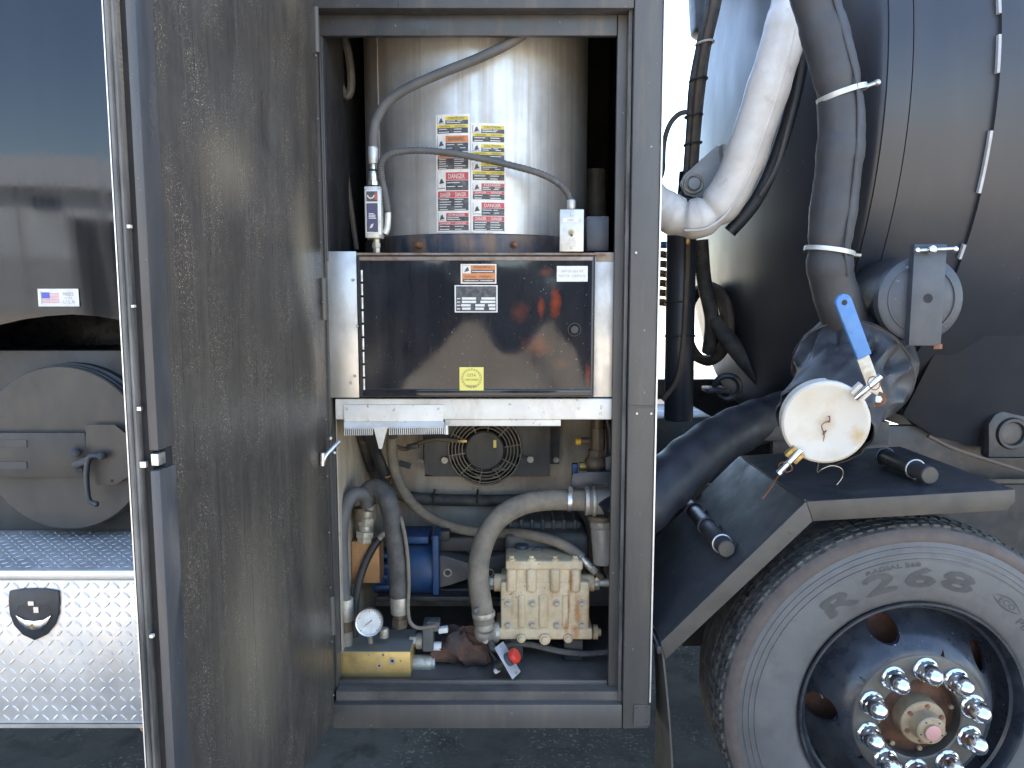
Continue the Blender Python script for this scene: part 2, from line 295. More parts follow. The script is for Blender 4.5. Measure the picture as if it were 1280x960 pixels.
    def mesh(self, name, mats, bevel=0.0, seg=2, smooth=38.0, off=Vector((0, 0, 0)), fix=True):
        me = bpy.data.meshes.new(name); me.from_pydata([v - off for v in self.v], [], self.f)
        mats = mats if isinstance(mats, (list, tuple)) else [mats]
        for k in mats: me.materials.append(MATS[k])
        me.polygons.foreach_set('material_index', self.m)
        if bevel > 0 or fix:
            bm = bmesh.new(); bm.from_mesh(me)
            if fix: bmesh.ops.recalc_face_normals(bm, faces=bm.faces)
            if bevel > 0:
                es = [e for e in bm.edges if len(e.link_faces) == 2 and e.calc_face_angle(0) > rad(30)]
                bmesh.ops.bevel(bm, geom=es, offset=bevel, segments=seg, profile=0.5, affect='EDGES', clamp_overlap=True)
            bm.to_mesh(me); bm.free()
        me.polygons.foreach_set('use_smooth', [True] * len(me.polygons)); me.set_sharp_from_angle(angle=rad(smooth)); me.update(); return me
    def build(self, name, mats, parent=None, **k):
        me = self.mesh(name, mats, off=origin(parent) if parent else Vector((0, 0, 0)), **{x: y for x, y in k.items() if x not in ('label', 'kind', 'cat', 'group')})
        o = bpy.data.objects.new(name, me); COL.objects.link(o); o.parent = parent
        for x, y in (('label', k.get('label')), ('kind', k.get('kind')), ('category', k.get('cat')), ('group', k.get('group'))):
            if y: o[x] = y
        return o
def origin(o):
    v = Vector((0, 0, 0))
    while o: v = v + Vector(o.location); o = o.parent
    return v
def thing(name, label, cat, loc, group=None):
    o = bpy.data.objects.new(name, None); COL.objects.link(o); o.location = loc; o.empty_display_size = .05
    o['label'] = label; o['category'] = cat
    if group: o['group'] = group
    return o
def inst(name, me, parent, pos, rot=None, scale=None, label=None):
    """one more piece that shares the mesh me, placed at the world position pos"""
    o = bpy.data.objects.new(name, me); COL.objects.link(o); o.parent = parent
    o.location = Vector(pos) - (origin(parent) if parent else Vector((0, 0, 0)))
    if rot is not None: o.rotation_euler = rot
    if scale is not None: o.scale = scale
    if label: o['label'] = label
    return o
def bx(name, a, b, m, parent=None, bevel=0.0, **k): return MB().box(a, b).build(name, m, parent, bevel=bevel, **k)
def single(o, label, cat, group=None):
    o['label'] = label; o['category'] = cat
    if group: o['group'] = group
    return o
BOLT = MB().cyl((0, 0.004, 0), (0, -0.002, 0), 0.010, n=14).hexa((0, -0.002, 0), (0, -0.008, 0), 0.0065).mesh('bolt', 'zinc_dusty')       # faces -Y
RIVET = MB().cyl((0, 0.002, 0), (0, -0.0015, 0), 0.0045, 0.003, n=10).mesh('rivet', 'zinc')
RIVETB = MB().cyl((0, 0.002, 0), (0, -0.0015, 0), 0.0045, 0.003, n=10).mesh('rivet', 'post_paint')

# ================================================================== the setting
GZ = -0.035
def sheet(name, x0, x1, y0, y1, z, m):
    o = MB().add([(x0, y0, z), (x1, y0, z), (x1, y1, z), (x0, y1, z)], [(0, 1, 2, 3)]).build(name, m); o['kind'] = 'structure'; return o
sheet('ground', -400, 400, -400, 400, GZ - 0.004, 'yard')
sheet('asphalt_pavement', -30, 30, -2.9, 3.4, GZ, 'asphalt')

# buildings and trailers across the yard: the photograph shows them as reflections in the black panels
wh = thing('warehouse', 'long white metal warehouse across the yard, mirrored in the polished black panel', 'building', (-22, -27, GZ))
MB().box((-34, -39, GZ), (-9, -27, 5.2)).build('wall', 'white_siding', wh)
MB().prism([(-34.4, -26.6, 5.2), (-34.4, -39.4, 5.2), (-34.4, -33, 7.6)], (25.8, 0, 0)).build('roof', 'roof_metal', wh)
MB().box((-34.02, -26.97, GZ), (-8.98, -27.0, 2.3)).build('wainscot', 'roof_metal', wh)
for i in range(9):
    x = -33.5 + i * 3.0
    MB().box((x, -26.9, GZ), (x + .14, -27.0, 5.15)).build('downpipe', 'roof_metal', wh)
for i in range(3):
    x = -31 + i * 7.2
    MB().box((x, -26.93, GZ), (x + 3.6, -27.0, 4.0)).build('roller_door', 'trailer_dark', wh)
for i in range(4):
    x = -27 + i * 4.6
    MB().box((x, -26.94, 4.3), (x + 1.0, -27.0, 4.8)).build('window', 'window_glass', wh)
TW = MB().cyl((0, -.14, 0), (0, .14, 0), .5, n=20).cyl((0, -.16, 0), (0, .16, 0), .24, n=16).mesh('wheel', 'tyre_tread')
def trailer(x0, x1, y0, y1, label):
    t = thing('box_trailer', label, 'trailer', ((x0 + x1) / 2, (y0 + y1) / 2, GZ), 'trailers parked across the yard')
    MB().box((x0, y0, 0.75), (x1, y1, 3.7)).build('body', 'trailer_dark', t, bevel=.03)
    MB().box((x0 + .5, y0 + .3, .55), (x1 - .5, y1 - .3, .75)).build('chassis', 'black_plastic', t)
    MB().box((x0 + .2, y0 + .1, GZ + .18), (x1 - .2, y1 - .1, .56)).build('side_skirt', 'trailer_dark', t)
    for sx in (x0 + .15, x1 - .15):
        for k in range(2): inst('wheel', TW, t, (sx, y0 + 1.4 + 1.25 * k, GZ + .5), (0, 0, rad(90)))
trailer(-5.2, -2.7, -30, -13, 'dark box trailer along the lane edge, mirrored towards the hinge of heater door')
trailer(-6.5, 5.5, -34.5, -32, 'dark trailer parked crosswise at the end of the lane, mirrored in heater door')
trailer(1.6, 4.1, -27, -12, 'dark box trailer along the lane edge, mirrored towards the knob of heater door')

# ================================================================== equipment cabinet
XL = P(410, 480, 0).x; XR = P(821.5, 455, 0).x
XI0 = P(413, 400, .06).x; XI1 = P(766, 440, .06).x; XO = P(786, 455, 0).x
ZB = P(600, 911, 0).z; ZS = P(600, 881, 0).z; ZF = P(600, 851, .06).z; ZH = P(600, 46, .06).z; ZT = 2.78
cab = thing('equipment_cabinet', 'tall open black steel equipment cabinet with dusty frame between polished panel and tank', 'cabinet', ((XL + XR) / 2, 1.2, ZB))
bx('side_wall', (XR - .004, .05, ZB), (XR, 2.45, ZT - .01), 'post_paint', cab)
bx('side_wall', (XL - .012, .05, ZB), (XL - .008, 2.45, ZT - .01), 'post_paint', cab)
bx('back_wall', (XL, 2.40, ZB), (XR - .005, 2.44, ZT - .02), 'black_paint', cab)
bx('roof', (XL - .02, -.01, ZT), (XR + .01, 2.46, ZT + .03), 'black_paint', cab)
bx('floor', (XL - .006, .022, ZF - .07), (XR - .006, 2.39, ZF - .012), 'cabinet_floor', cab)
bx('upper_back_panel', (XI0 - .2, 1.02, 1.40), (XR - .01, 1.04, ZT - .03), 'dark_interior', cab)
YB = 0.62
bw = bx('lower_back_panel', (XL - .004, YB, ZF - .011), (XR - .006, YB + .01, 1.365), 'cream_wall', cab)
bx('liner_panel', (XL - .006, .10, ZF - .01), (XL - .002, YB - .004, 1.34), 'cream_wall', cab)
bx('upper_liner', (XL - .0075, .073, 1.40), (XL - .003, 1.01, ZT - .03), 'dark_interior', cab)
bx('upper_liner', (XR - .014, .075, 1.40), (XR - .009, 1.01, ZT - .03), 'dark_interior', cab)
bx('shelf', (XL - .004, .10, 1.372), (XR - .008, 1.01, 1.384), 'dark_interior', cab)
bx('lower_side_panel', (XR - .016, .10, ZF - .01), (XR - .008, YB - .005, 1.34), 'dark_interior', cab)
# frame: outer posts, header, sill and the stop angles inside them
bx('post', (XO, 0, ZB), (XR - .003, .05, ZT - .003), 'post_paint', cab, bevel=.003)
bx('sheet_edge', (XR - .0025, -.004, ZB + .08), (XR + .0015, .048, ZT - .004), 'bare_edge', cab)
bx('post', (XL - .055, .012, ZB), (XL - .014, .05, ZT - .003), 'post_paint', cab, bevel=.003)
bx('header', (XL - .012, 0, P(600, 10, 0).z), (XO - .002, .05, ZT - .003), 'black_paint', cab, bevel=.003)
sill = bx('sill', (XL - .012, 0, ZB), (XO - .002, .05, ZS), 'post_paint', cab, bevel=.004)
bx('sill_ledge', (XL - .012, .0505, ZS - .02), (XO - .002, .075, ZS - .003), 'cabinet_floor', cab)
bx('inner_sill', (XL - .008, .062, ZS - .0025), (XI1 - .001, .075, ZF), 'post_paint', cab, bevel=.003)
bx('stop_angle', (XI1, .052, ZS), (XO + .004, .072, ZT - .01), 'post_paint', cab, bevel=.002)
bx('stop_strip', (XO - .012, .018, ZS), (XO - .003, .0515, ZT - .2), 'seal_rubber', cab)
bx('stop_angle', (XL - .010, .052, 1.78), (XI0, .072, ZH), 'black_paint', cab, bevel=.002)
bx('stop_angle', (XL - .010, .0525, ZS), (XI0 - .022, .0715, 1.77), 'post_paint', cab, bevel=.002)
bx('inner_header', (XL - .010, .051, ZH), (XI1 - .002, .070, P(600, 12, 0).z + .06), 'black_paint', cab, bevel=.003)
g = P(802, 893, -.001); bx('corner_plate', (g.x - .022, -.0035, g.z - .032), (g.x + .024, -.0005, g.z + .03), 'post_paint', cab)
for dx in (-.013, .015):
    for dz in (-.022, .02): inst('rivet', RIVETB, cab, (g.x + dx, -.004, g.z + dz))
for px, py in ((795, 316), (796, 517), (814, 517)): inst('rivet', RIVET, cab, P(px, py, -.001))
q = P(800, 508, -.001); bx('splice_strip', (XO + .002, -.003, q.z - .003), (XR - .004, -.0005, q.z + .002), 'lip_paint', cab)
q0 = P(783, 470, .04); bx('latch_slot', (q0.x - .006, .040, q0.z - .03), (q0.x + .004, .0515, q0.z + .06), 'dark_interior', cab)

bx('gap_sun_blocker', (XL - .066, .08, 2.70), (XL - .0125, 2.44, 2.72), 'black_paint', cab)  # plate added to stop sun leaking down beside the cabinet
bx('slit_sun_blocker', (XL - .079, .055, ZB), (XL - .0125, .075, ZT - .005), 'black_paint', cab)  # strip added to close the slit against sunlight
# ---- the open door, hinged at the cabinet's far edge and swung out towards the viewer
FI = rad(94.3); dd = Vector((math.cos(FI), -math.sin(FI), 0)); dn = Vector((math.sin(FI), math.cos(FI), 0)); H0 = Vector((XL - .002, .012, 0)); UZ = Vector((0, 0, 1))
W = 0.86; DZ0, DZ1 = ZB + .03, 2.62
def D(s, o, z): return H0 + dd * s + dn * o + UZ * z
door = bpy.data.objects.new('door', None); COL.objects.link(door); door.parent = cab; door.location = H0 + UZ * DZ0 - origin(cab); door['label'] = 'open cabinet door with dusty scratched inner face'
def dbox(name, s0, s1, o0, o1, z0, z1, m, bevel=0.0, **k):
    c = D((s0 + s1) / 2, (o0 + o1) / 2, (z0 + z1) / 2)
    return MB().obox(c, dd * (s1 - s0) / 2, dn * (o1 - o0) / 2, UZ * (z1 - z0) / 2).build(name, m, door, bevel=bevel, **k)
dents = [(-.0, 0, 1, 1, 0)]
def dent(s, z):
    h = .004 * math.sin(s * 7.3 + 1) * math.sin(z * 2.1 + .4) + .0022 * math.sin(s * 15 + z * 3.1) + .0012 * math.sin(z * 9 + s * 4)
    for s0, z0, rs, rz, a in ((.20, 2.40, .14, .20, .012), (.33, 2.05, .05, .05, -.009), (.12, 1.45, .10, .22, .016), (.25, .75, .16, .25, .008), (.55, 1.5, .18, .3, -.006), (.08, 1.2, .07, .3, -.006)):
        h += a * math.exp(-((s - s0) / rs) ** 2 - ((z - z0) / rz) ** 2)
    e = min(1, (W - .06 - s) / .06, s / .05); return h * max(0, e)
ns, nz = 44, 110; mb = MB(); vs = []
for i in range(ns + 1):
    for j in range(nz + 1):
        s = .012 + (W - .072) * i / ns; z = DZ0 + .01 + (DZ1 - DZ0 - .02) * j / nz; vs.append(D(s, -.006 + dent(s, z), z))
mb.add(vs, [(i * (nz + 1) + j, (i + 1) * (nz + 1) + j, (i + 1) * (nz + 1) + j + 1, i * (nz + 1) + j + 1) for i in range(ns) for j in range(nz)])
mb.build('inner_panel', 'door_inner', door)
for s_, z_, rs, rz, a_, tl in ((.22, 1.92, .16, .09, .5, -1.1), (.14, 1.30, .10, .20, .75, 0), (.18, 2.0, .10, .12, .6, -.9), (.55, 1.42, .16, .10, .5, .1), (.5, .45, .2, .35, .5, 0), (.15, .55, .1, .4, .35, 0), (.62, 1.9, .1, .3, .3, 0)):
    stain_or_reflection('door_inner', (-s_, z_), rs, rz, (.40, .33, .22), 380, a_ * .8, 1, tl, 1.0)
dbox('skin', 0, W, -.042, -.0392, DZ0, DZ1, 'polished_black')
dbox('core', .02, W - .07, -.039, -.028, DZ0 + .01, DZ1 - .01, 'dark_interior')
dbox('skin_edge', W + .0002, W + .002, -.0422, -.0404, DZ0, DZ1, 'bare_edge')
dbox('seal', W - .03, W + .003, -.0388, -.033, DZ0, DZ1, 'seal_rubber', bevel=.002)
dbox('seal', W - .03, W - .002, -.0325, -.027, DZ0, DZ1, 'seal_rubber', bevel=.002)
dbox('edge_web', W - .05, W - .018, -.0265, -.0125, DZ0, DZ1, 'dark_interior')
zl = P(212, 575, -.84).z; zl = 1.47 if not 1.2 < zl < 1.6 else zl
dbox('edge_flange', W - .058, W - .006, -.012, .004, DZ0, zl - .017, 'black_paint', bevel=.003)
dbox('edge_flange', W - .058, W - .006, -.012, .004, zl + .014, DZ1, 'black_paint', bevel=.003)
dbox('latch_pocket', W - .050, W - .030, -.012, .002, zl - .0165, zl + .0135, 'dark_interior')
dbox('latch_bolt', W - .030, W - .008, -.010, .002, zl - .010, zl + .009, 'zinc', bevel=.001)
for zz, w_ in ((1.5 + .0, .006), (1.41, .009), (1.66, .004), (1.78, .005), (1.13, .005)):
    dbox('latch_tab' if w_ > .005 else 'paint_chip', W - .010, W - .0035, -.026, -.026 + w_ * 1.1, zz, zz + w_, 'zinc' if w_ > .005 else 'sticker_white')
for k in range(14):
    for sv in (.03,): inst('rivet', RIVETB, door, D(sv, .002, DZ0 + .08 + k * .155), (0, 0, rad(90)))
# hinge leaf and door stay at the hinge side
for z in (.75, 1.62, 2.3):
    MB().cyl(H0 + Vector((-.004, -.012, z)), H0 + Vector((-.004, -.012, z + .11)), .008, n=12).build('hinge', 'post_paint', door)
q = P(409, 562, -.02)
lt = bpy.data.objects.new('door_hook', None); COL.objects.link(lt); lt.parent = cab; lt.location = q - origin(cab)
MB().tube([P(404, 580, -.05), P(407, 570, -.05), P(416, 560, -.03), P(424, 552, -.01)], .0055, n=8).build('hook_rod', 'zinc', lt)
MB().cyl(P(403, 582, -.052), P(403, 566, -.052), .007, n=10).build('hook_end', 'zinc', lt)
MB().sphere(P(413, 548, -.03), .0055).build('knuckle', 'zinc', lt); MB().sphere(P(418, 566, -.03), .005).build('knuckle', 'zinc', lt)

# ================================================================== front body with polished panel and round hatch
body = thing('front_housing', 'black truck body with polished upper panel and matt lower panel behind open door', 'truck body', (-2, 1.3, .5))
BX0, BX1 = -3.3, XL - .075
arch = [P(x, y, .20) for x, y in ((-420, 560), (-330, 510), (-240, 470), (-150, 440), (-80, 422), (-30, 412), (0, 406), (30, 399), (60, 395), (90, 393), (120, 395), (150, 400), (180, 407), (215, 419), (255, 437), (300, 460), (330, 480))]
up = [p for p in arch if BX0 < p.x < BX1]
mb = MB(); n = len(up); zt = 2.95
for i, p in enumerate(up): up[i] = Vector((p.x, .20, p.z))
poly = [Vector((BX0, .2, up[0].z))] + up + [Vector((BX1, .2, up[-1].z))]
rows = 10; vs = []
for p in poly:
    for j in range(rows + 1):
        z = p.z + (zt - p.z) * j / rows; vs.append(Vector((p.x, .20 - .010 * math.sin(j / rows * 3.14) * (0.6 + .4 * math.sin(p.x * 3)), z)))
mb.add(vs, [(i * (rows + 1) + j, (i + 1) * (rows + 1) + j, (i + 1) * (rows + 1) + j + 1, i * (rows + 1) + j + 1) for i in range(len(poly) - 1) for j in range(rows)])
mb.build('polished_panel', 'polished_black', body)
MB().add([v for p in poly for v in (p, p + Vector((0, .03, 0)))], [(2 * i, 2 * i + 1, 2 * i + 3, 2 * i + 2) for i in range(len(poly) - 1)]).build('panel_rim', 'polished_black', body)
zl1 = P(80, 438, .36).z; ztb = P(80, 657, .38).z
bx('recess_panel', (BX0, .72, zl1 - .05), (BX1, .75, 2.9), 'recess_black', body)
bx('lower_panel', (BX0, .36, .5), (BX1, .39, zl1), 'satin_body', body, bevel=.004)
bx('ledge', (BX0, .391, zl1 - .03), (BX1, .719, zl1 - .004), 'recess_black', body)
bx('side_panel', (BX1, .21, .5), (BX1 + .01, 2.42, 2.94), 'black_paint', body)
bx('back_panel', (BX0, 2.40, .5), (BX1, 2.43, 2.94), 'black_paint', body)
bx('roof', (BX0, .2, 2.951), (BX1 + .01, 2.43, 2.99), 'black_paint', body)
bx('floor', (BX0, .40, .46), (BX1, 2.39, .49), 'black_paint', body)
# flag sticker
st = MB(); o = P(48.5, 383, .1965); ex = Vector((1, 0, 0)); ey = Vector((0, 0, 1)); w, h = P(99.5, 383, .1965).x - o.x, P(48.5, 361, .1965).z - o.z
def fl(dy): return lambda x, y: o + ex * (x * w) + ey * (y * h) + Vector((0, -dy, 0))
def r2(f, x0, x1, y0, y1, mi): st.add([f(x0, y0), f(x1, y0), f(x1, y1), f(x0, y1)], [(0, 1, 2, 3)], mi)
r2(fl(.001), 0, 1, 0, 1, 0)
for i in range(7): r2(fl(.0016), .10, .52, .20 + i * .085, .20 + i * .085 + .045, 1)
r2(fl(.0022), .10, .29, .46, .80, 2); r2(fl(.0016), .075, .09, .12, .86, 3)
st.text('MADE', fl(.0016), .62, .60, .26, .2, 3); st.text('in the', fl(.0016), .66, .43, .18, .11, 3); st.text('U.S.A', fl(.0016), .62, .16, .28, .2, 3)
st.build('flag_sticker', ['sticker_white', 'ink_pink', 'ink_blue', 'ink_grey'], body, fix=False, label='small white sticker with flag and lettering')

hc = P(80, 561, .27); hr = S(561, .27, 104)
hat = thing('round_hatch', 'round matt grey-brown hatch cover with cross bar and latch on lower body', 'hatch', hc)
MB().lathe(hc, (0, -1, 0), [(1e-4, 0), (hr - .004, 0), (hr, -.004), (hr, -.012), (hr - .012, -.016), (hr - .012, -.026), (hr, -.03), (hr, -.04), (hr - .012, -.044), (hr - .012, -.054), (hr + .004, -.06), (hr + .004, -.088)], 72).build('cover', 'satin_body', hat, smooth=30)
a, b = P(-120, 597, .245), P(178, 541, .245)
bar = MB().box((a.x, .245, a.z), (P(107, 560, .245).x, .262, b.z)).build('cross_bar', 'satin_body', hat, bevel=.002)
for y0, y1 in ((550, 559), (577, 586)):
    p0, p1 = P(-120, y1, .243), P(33, y0, .243); MB().box((p0.x, .2425, p0.z), (p1.x, .2449, p1.z)).build('bar_groove', 'latch_black', hat)
pts = [(107, 531), (143, 531), (157, 542), (178, 541), (200, 541), (200, 596), (178, 596), (158, 597), (144, 606), (119, 606), (119, 597), (107, 597)]
MB().prism([P(x, y, .242) for x, y in pts], (0, .005, 0)).build('bracket_plate', 'satin_body', hat)
c = P(140, 601, .2415); MB().cyl(c, c + Vector((0, .0003, 0)), .005, n=12).build('plate_hole', 'dark_interior', hat)
ltc = bpy.data.objects.new('latch', None); COL.objects.link(ltc); ltc.parent = hat; ltc.location = P(110, 575, .22) - origin(hat)
MB().tube([P(126, 570, .222), P(112, 571, .215), P(108, 590, .212), P(109, 612, .208), P(112, 626, .205), P(122, 630, .205)], .0095, n=10, rf=lambda t, i: 1 - .25 * t).build('lever', 'latch_black', ltc)
MB().sphere(P(120, 630, .205), .009).build('lever_tip', 'latch_black', ltc)
MB().obox(P(102, 578, .215), (.024, 0, .011), (0, .008, 0), (-.004, 0, .009)).build('toggle', 'latch_black', ltc, bevel=.002)
MB().cyl(P(94, 566, .245), P(94, 566, .205), .013, n=16).build('pivot', 'latch_black', ltc, bevel=.002); MB().cyl(P(126, 570, .245), P(126, 570, .21), .012, n=16).build('pivot', 'latch_black', ltc, bevel=.002)
MB().hexa(P(99, 588, .245), P(99, 588, .215), .009).build('nut', 'latch_black', ltc)

# ================================================================== diamond plate tool box
TX1 = P(214, 700, 0).x; TX0 = -2.6; TZ0 = P(100, 906, 0).z; TZ1 = P(100, 711, 0).z
tb = thing('tool_box', 'bright aluminium diamond-plate tool box below the round hatch', 'tool box', ((TX0 + TX1) / 2, .2, TZ0))
bx('box', (TX0, 0, TZ0 + .004), (TX1, .355, TZ1 - .032), 'diamond_plate', tb, bevel=.004)
bx('lid', (TX0 - .004, -.012, TZ1 - .030), (TX1 + .004, .357, TZ1), 'diamond_plate', tb, bevel=.008)
bx('bottom_trim', (TX0, -.006, TZ0 - .006), (TX1 - .01, .02, TZ0 + .003), 'alu_plate', tb)
def lugs(o, ex, ey, en, nx, ny, pitch):
    m = MB()
    for i in range(nx):
        for j in range(ny):
            a = rad(45) if (i + j) % 2 else rad(-45); u = ex * math.cos(a) + ey * math.sin(a); v = -ex * math.sin(a) + ey * math.cos(a)
            c = o + ex * ((i + .5) * pitch) + ey * ((j + .5) * pitch); Lh, Wh = pitch * .50, pitch * .125
            vs = [c - u * Lh, c - u * Lh * .4 - v * Wh, c + u * Lh * .4 - v * Wh, c + u * Lh, c + u * Lh * .4 + v * Wh, c - u * Lh * .4 + v * Wh]
            vs += [c + (q - c) * .55 + en * .0016 for q in vs[:6]]
            m.add(vs, [(k, (k + 1) % 6, (k + 1) % 6 + 6, k + 6) for k in range(6)] + [(6, 7, 8, 9, 10, 11)])
    return m
pt = .0275; nx = 36; x0 = TX1 - nx * pt - .004
lugs(Vector((x0, -.0003, TZ0 + .008)), Vector((1, 0, 0)), Vector((0, 0, 1)), Vector((0, -1, 0)), nx, 15, pt).build('tread_lugs', 'diamond_plate', tb, kind='stuff', fix=False, smooth=20)
lugs(Vector((x0, .006, TZ1 + .0003)), Vector((1, 0, 0)), Vector((0, 1, 0)), Vector((0, 0, 1)), nx, 12, pt).build('tread_lugs', 'diamond_plate', tb, kind='stuff', fix=False, smooth=20)
lc = P(42, 768, -.006); la = bpy.data.objects.new('paddle_latch', None); COL.objects.link(la); la.parent = tb; la.location = lc - origin(tb)
sh = [(11, 739), (26, 736.5), (42, 736), (58, 736.5), (73, 739), (74, 752), (73, 768), (68, 782), (58, 794), (43, 801), (28, 794), (17, 782), (11.5, 768), (10, 752)]
MB().prism([P(x, y, -.009) for x, y in sh], (0, .008, 0)).build('plate', 'latch_black', la, bevel=.003)
bo = [(19, 764), (24, 757), (42, 754), (60, 757), (65, 764), (60, 770), (42, 774), (24, 770)]
MB().prism([P(x, y, -.0094) for x, y in bo], (0, .003, 0)).build('recess', 'rim_paint', la)
pd = [(19, 769), (30, 775), (42, 776.5), (54, 775), (64, 769), (58, 780), (50, 786.5), (42, 788), (33, 786.5), (25, 780)]
MB().prism([P(x, y, -.014) for x, y in pd], (0, .0045, 0)).build('paddle', 'chrome', la, bevel=.0015)
MB().cyl(P(41, 783, -.016), P(41, 783, -.012), .0075, n=16).build('lock', 'brass', la)
MB().box(P(35, 757, -.0125), P(43, 751, -.008)).build('catch', 'chrome', la); MB().box(P(42, 766, -.0125), P(49, 758, -.008)).build('catch', 'chrome', la)
q = P(181, 909, .01); MB().tube([q + Vector((-.012, 0, .004)), q + Vector((-.004, -.004, -.006)), q + Vector((.006, 0, .004))], .004, n=8).build('drain_loop', 'orange_block', tb)

# ================================================================== debris tank
TYc, TR = 1.25, 1.10; TZc = P(900, 188, TYc).z; Xs = P(1108, 100, TYc - TR).x; Xb = P(1138, 100, TYc - TR).x; Xd = P(1246, 100, TYc - TR).x
tank = thing('debris_tank', 'large matt black cylindrical debris tank with domed end', 'tank', (2, TYc, 1.1))
AX = (-1, 0, 0); T0 = Vector((0, TYc, TZc))
hd = []
for i in range(29):
    r = TR * math.sin(math.pi / 2 * i / 28); hd.append((max(r, 1e-4), -(Xs - .165 * (1 - (r / TR) ** 2.4) ** .62)))
MB().lathe(T0, AX, hd, 128).build('domed_end', 'tank_paint', tank)
MB().lathe(T0, AX, [(TR - .004, -Xs), (TR + .006, -Xs - .001), (TR + .006, -Xb), (TR - .002, -Xb - .001)], 128).build('rim_band', 'tank_paint', tank, smooth=30)
MB().lathe(T0, AX, [(TR - .012, -Xb - .0005), (TR - .012, -Xb - .005), (TR, -Xb - .006), (TR, -4.2), (.01, -4.2)], 128).build('shell', 'tank_paint', tank, smooth=30)
MB().lathe(T0, AX, [(TR + .001, -Xd), (TR + .012, -Xd - .0005), (TR + .012, -4.1), (TR + .001, -4.1)], 128).build('outer_wrap', 'tank_paint', tank, smooth=30)
for xw in (Xs + 1.2,): MB().torus((xw, TYc, TZc), AX, TR + .012, .004, 160, 6).build('weld_bead', 'tank_paint', tank)
def ang(py):   # angle on the tank's near side seen at picture height py
    best = min((abs((P(1246, py, TYc - TR * math.cos(t)).z) - (TZc + TR * math.sin(t))), t) for t in [k * .004 - 1.2 for k in range(600)]); return best[1]
for (y0, y1, m) in ((-40, 20, 'cap_white'), (45, 92, 'cap_white'), (164, 240, 'cap_white'), (304, 322, 'cap_white')):
    t0, t1 = ang(y1), ang(y0); vs = []
    for k in range(9):
        t = t0 + (t1 - t0) * k / 8
        for rr, xx in ((TR + .002, Xd - .001), (TR + .0135, Xd - .001), (TR + .0135, Xd - .009), (TR + .002, Xd - .009)): vs.append((xx, TYc - rr * math.cos(t), TZc + rr * math.sin(t)))
    MB().add(vs, [(4 * k + j, 4 * k + (j + 1) % 4, 4 * k + 4 + (j + 1) % 4, 4 * k + 4 + j) for k in range(8) for j in range(4)] + [(0, 1, 2, 3), (32, 35, 34, 33)]).build('weld_strip', 'bracket_grey', tank)
# sump box under the tank
th_ = rad(34); hy0, hz0 = TYc - TR * math.cos(th_), TZc - TR * math.sin(th_)
sp = [P(1128, 520, .66), P(1170, 546, .66), P(1285, 572, .66), P(1460, 600, .66)]
st_ = [Vector((p.x, hy0 + .002, hz0)) for p in sp]
MB().add(sp + st_, [(0, 1, 5, 4), (1, 2, 6, 5), (2, 3, 7, 6)]).build('hopper_side', 'tank_paint', tank)
MB().prism([Vector((p.x, .668, p.z + .002)) for p in sp] + [Vector((sp[3].x, .668, 1.75)), Vector((sp[0].x, .668, 1.75))], (0, 1.2, 0)).build('sump_box', 'tank_paint', tank)
# saddle foot with a round socket at the picture's edge
MB().prism([P(x, y, .58) for x, y in ((1236, 572), (1236, 530), (1244, 518), (1258, 512), (1300, 512), (1300, 572))], (0, .049, 0)).build('socket_plate', 'fender_paint', tank, bevel=.004)
c = P(1266, 542, .575); MB().lathe(c, (0, -1, 0), [(.038, 0), (.042, .006), (.052, .006), (.056, 0), (.056, -.004)], 28).build('socket_ring', 'tank_paint', tank)
MB().box(P(1236, 573, .57), P(1320, 570, .62)).build('socket_lip', 'fender_paint', tank)

# ================================================================== water heater in the upper bay
HX, HY, HR = P(596, 150, .46).x, .47, .350
RZ0, RZ1 = P(596, 317, .10).z, P(596, 291, .10).z
heat = thing('water_heater', 'stained stainless steel water heater cylinder in upper bay', 'water heater', (HX, HY, RZ0))
MB().lathe((HX, HY, 0), (0, 0, 1), [(HR, RZ1 - .02), (HR, 2.70), (.05, 2.72)], 96).build('shell', 'stainless', heat)
MB().lathe((HX, HY, 0), (0, 0, 1), [(HR + .001, RZ0), (HR + .008, RZ0), (HR + .008, RZ1 - .004), (HR + .004, RZ1), (HR + .0005, RZ1)], 96).build('base_ring', 'heater_ring', heat)
HB = MB().cyl((0, .006, 0), (0, -.006, 0), .010, n=12).hexa((0, -.006, 0), (0, -.016, 0), .008).mesh('ring_bolt', 'rust', bevel=.001)
for px in (524, 641):
    p = P(px, 305, .1); a = math.asin((p.x - HX) / HR); inst('ring_bolt', HB, heat, (HX + (HR + .01) * math.sin(a), HY - (HR + .01) * math.cos(a), p.z), (0, 0, a))
a = math.asin((P(476, 150, .3).x - HX) / HR); MB().obox((HX + (HR + .001) * math.sin(a), HY - (HR + .001) * math.cos(a), 2.2), Vector((math.cos(a), math.sin(a), 0)) * .004, Vector((0, 0, 1)) * .38, Vector((math.sin(a), -math.cos(a), 0)) * .001).build('shell_seam', 'stainless', heat)
def hmap(off):
    return lambda x, z: Vector((HX + (HR + off) * math.sin(x / HR), HY - (HR + off) * math.cos(x / HR), z))
def hx(px, py):   # arc length on the shell seen at a picture column
    best = None
    for k in range(-400, 401):
        a = k * .0035; p = hmap(0)(a * HR, 2.0); e = abs(P(px, py, p.y).x - p.x)
        if best is None or e < best[0]: best = (e, a * HR)
    return best[1]
def hz(py): return P(596, py, .118).z
def crect(m, x0, x1, z0, z1, off, mi, n=3):
    f = hmap(off)
    for k in range(n):
        xa, xb = x0 + (x1 - x0) * k / n, x0 + (x1 - x0) * (k + 1) / n; m.add([f(xa, z0), f(xb, z0), f(xb, z1), f(xa, z1)], [(0, 1, 2, 3)], mi)
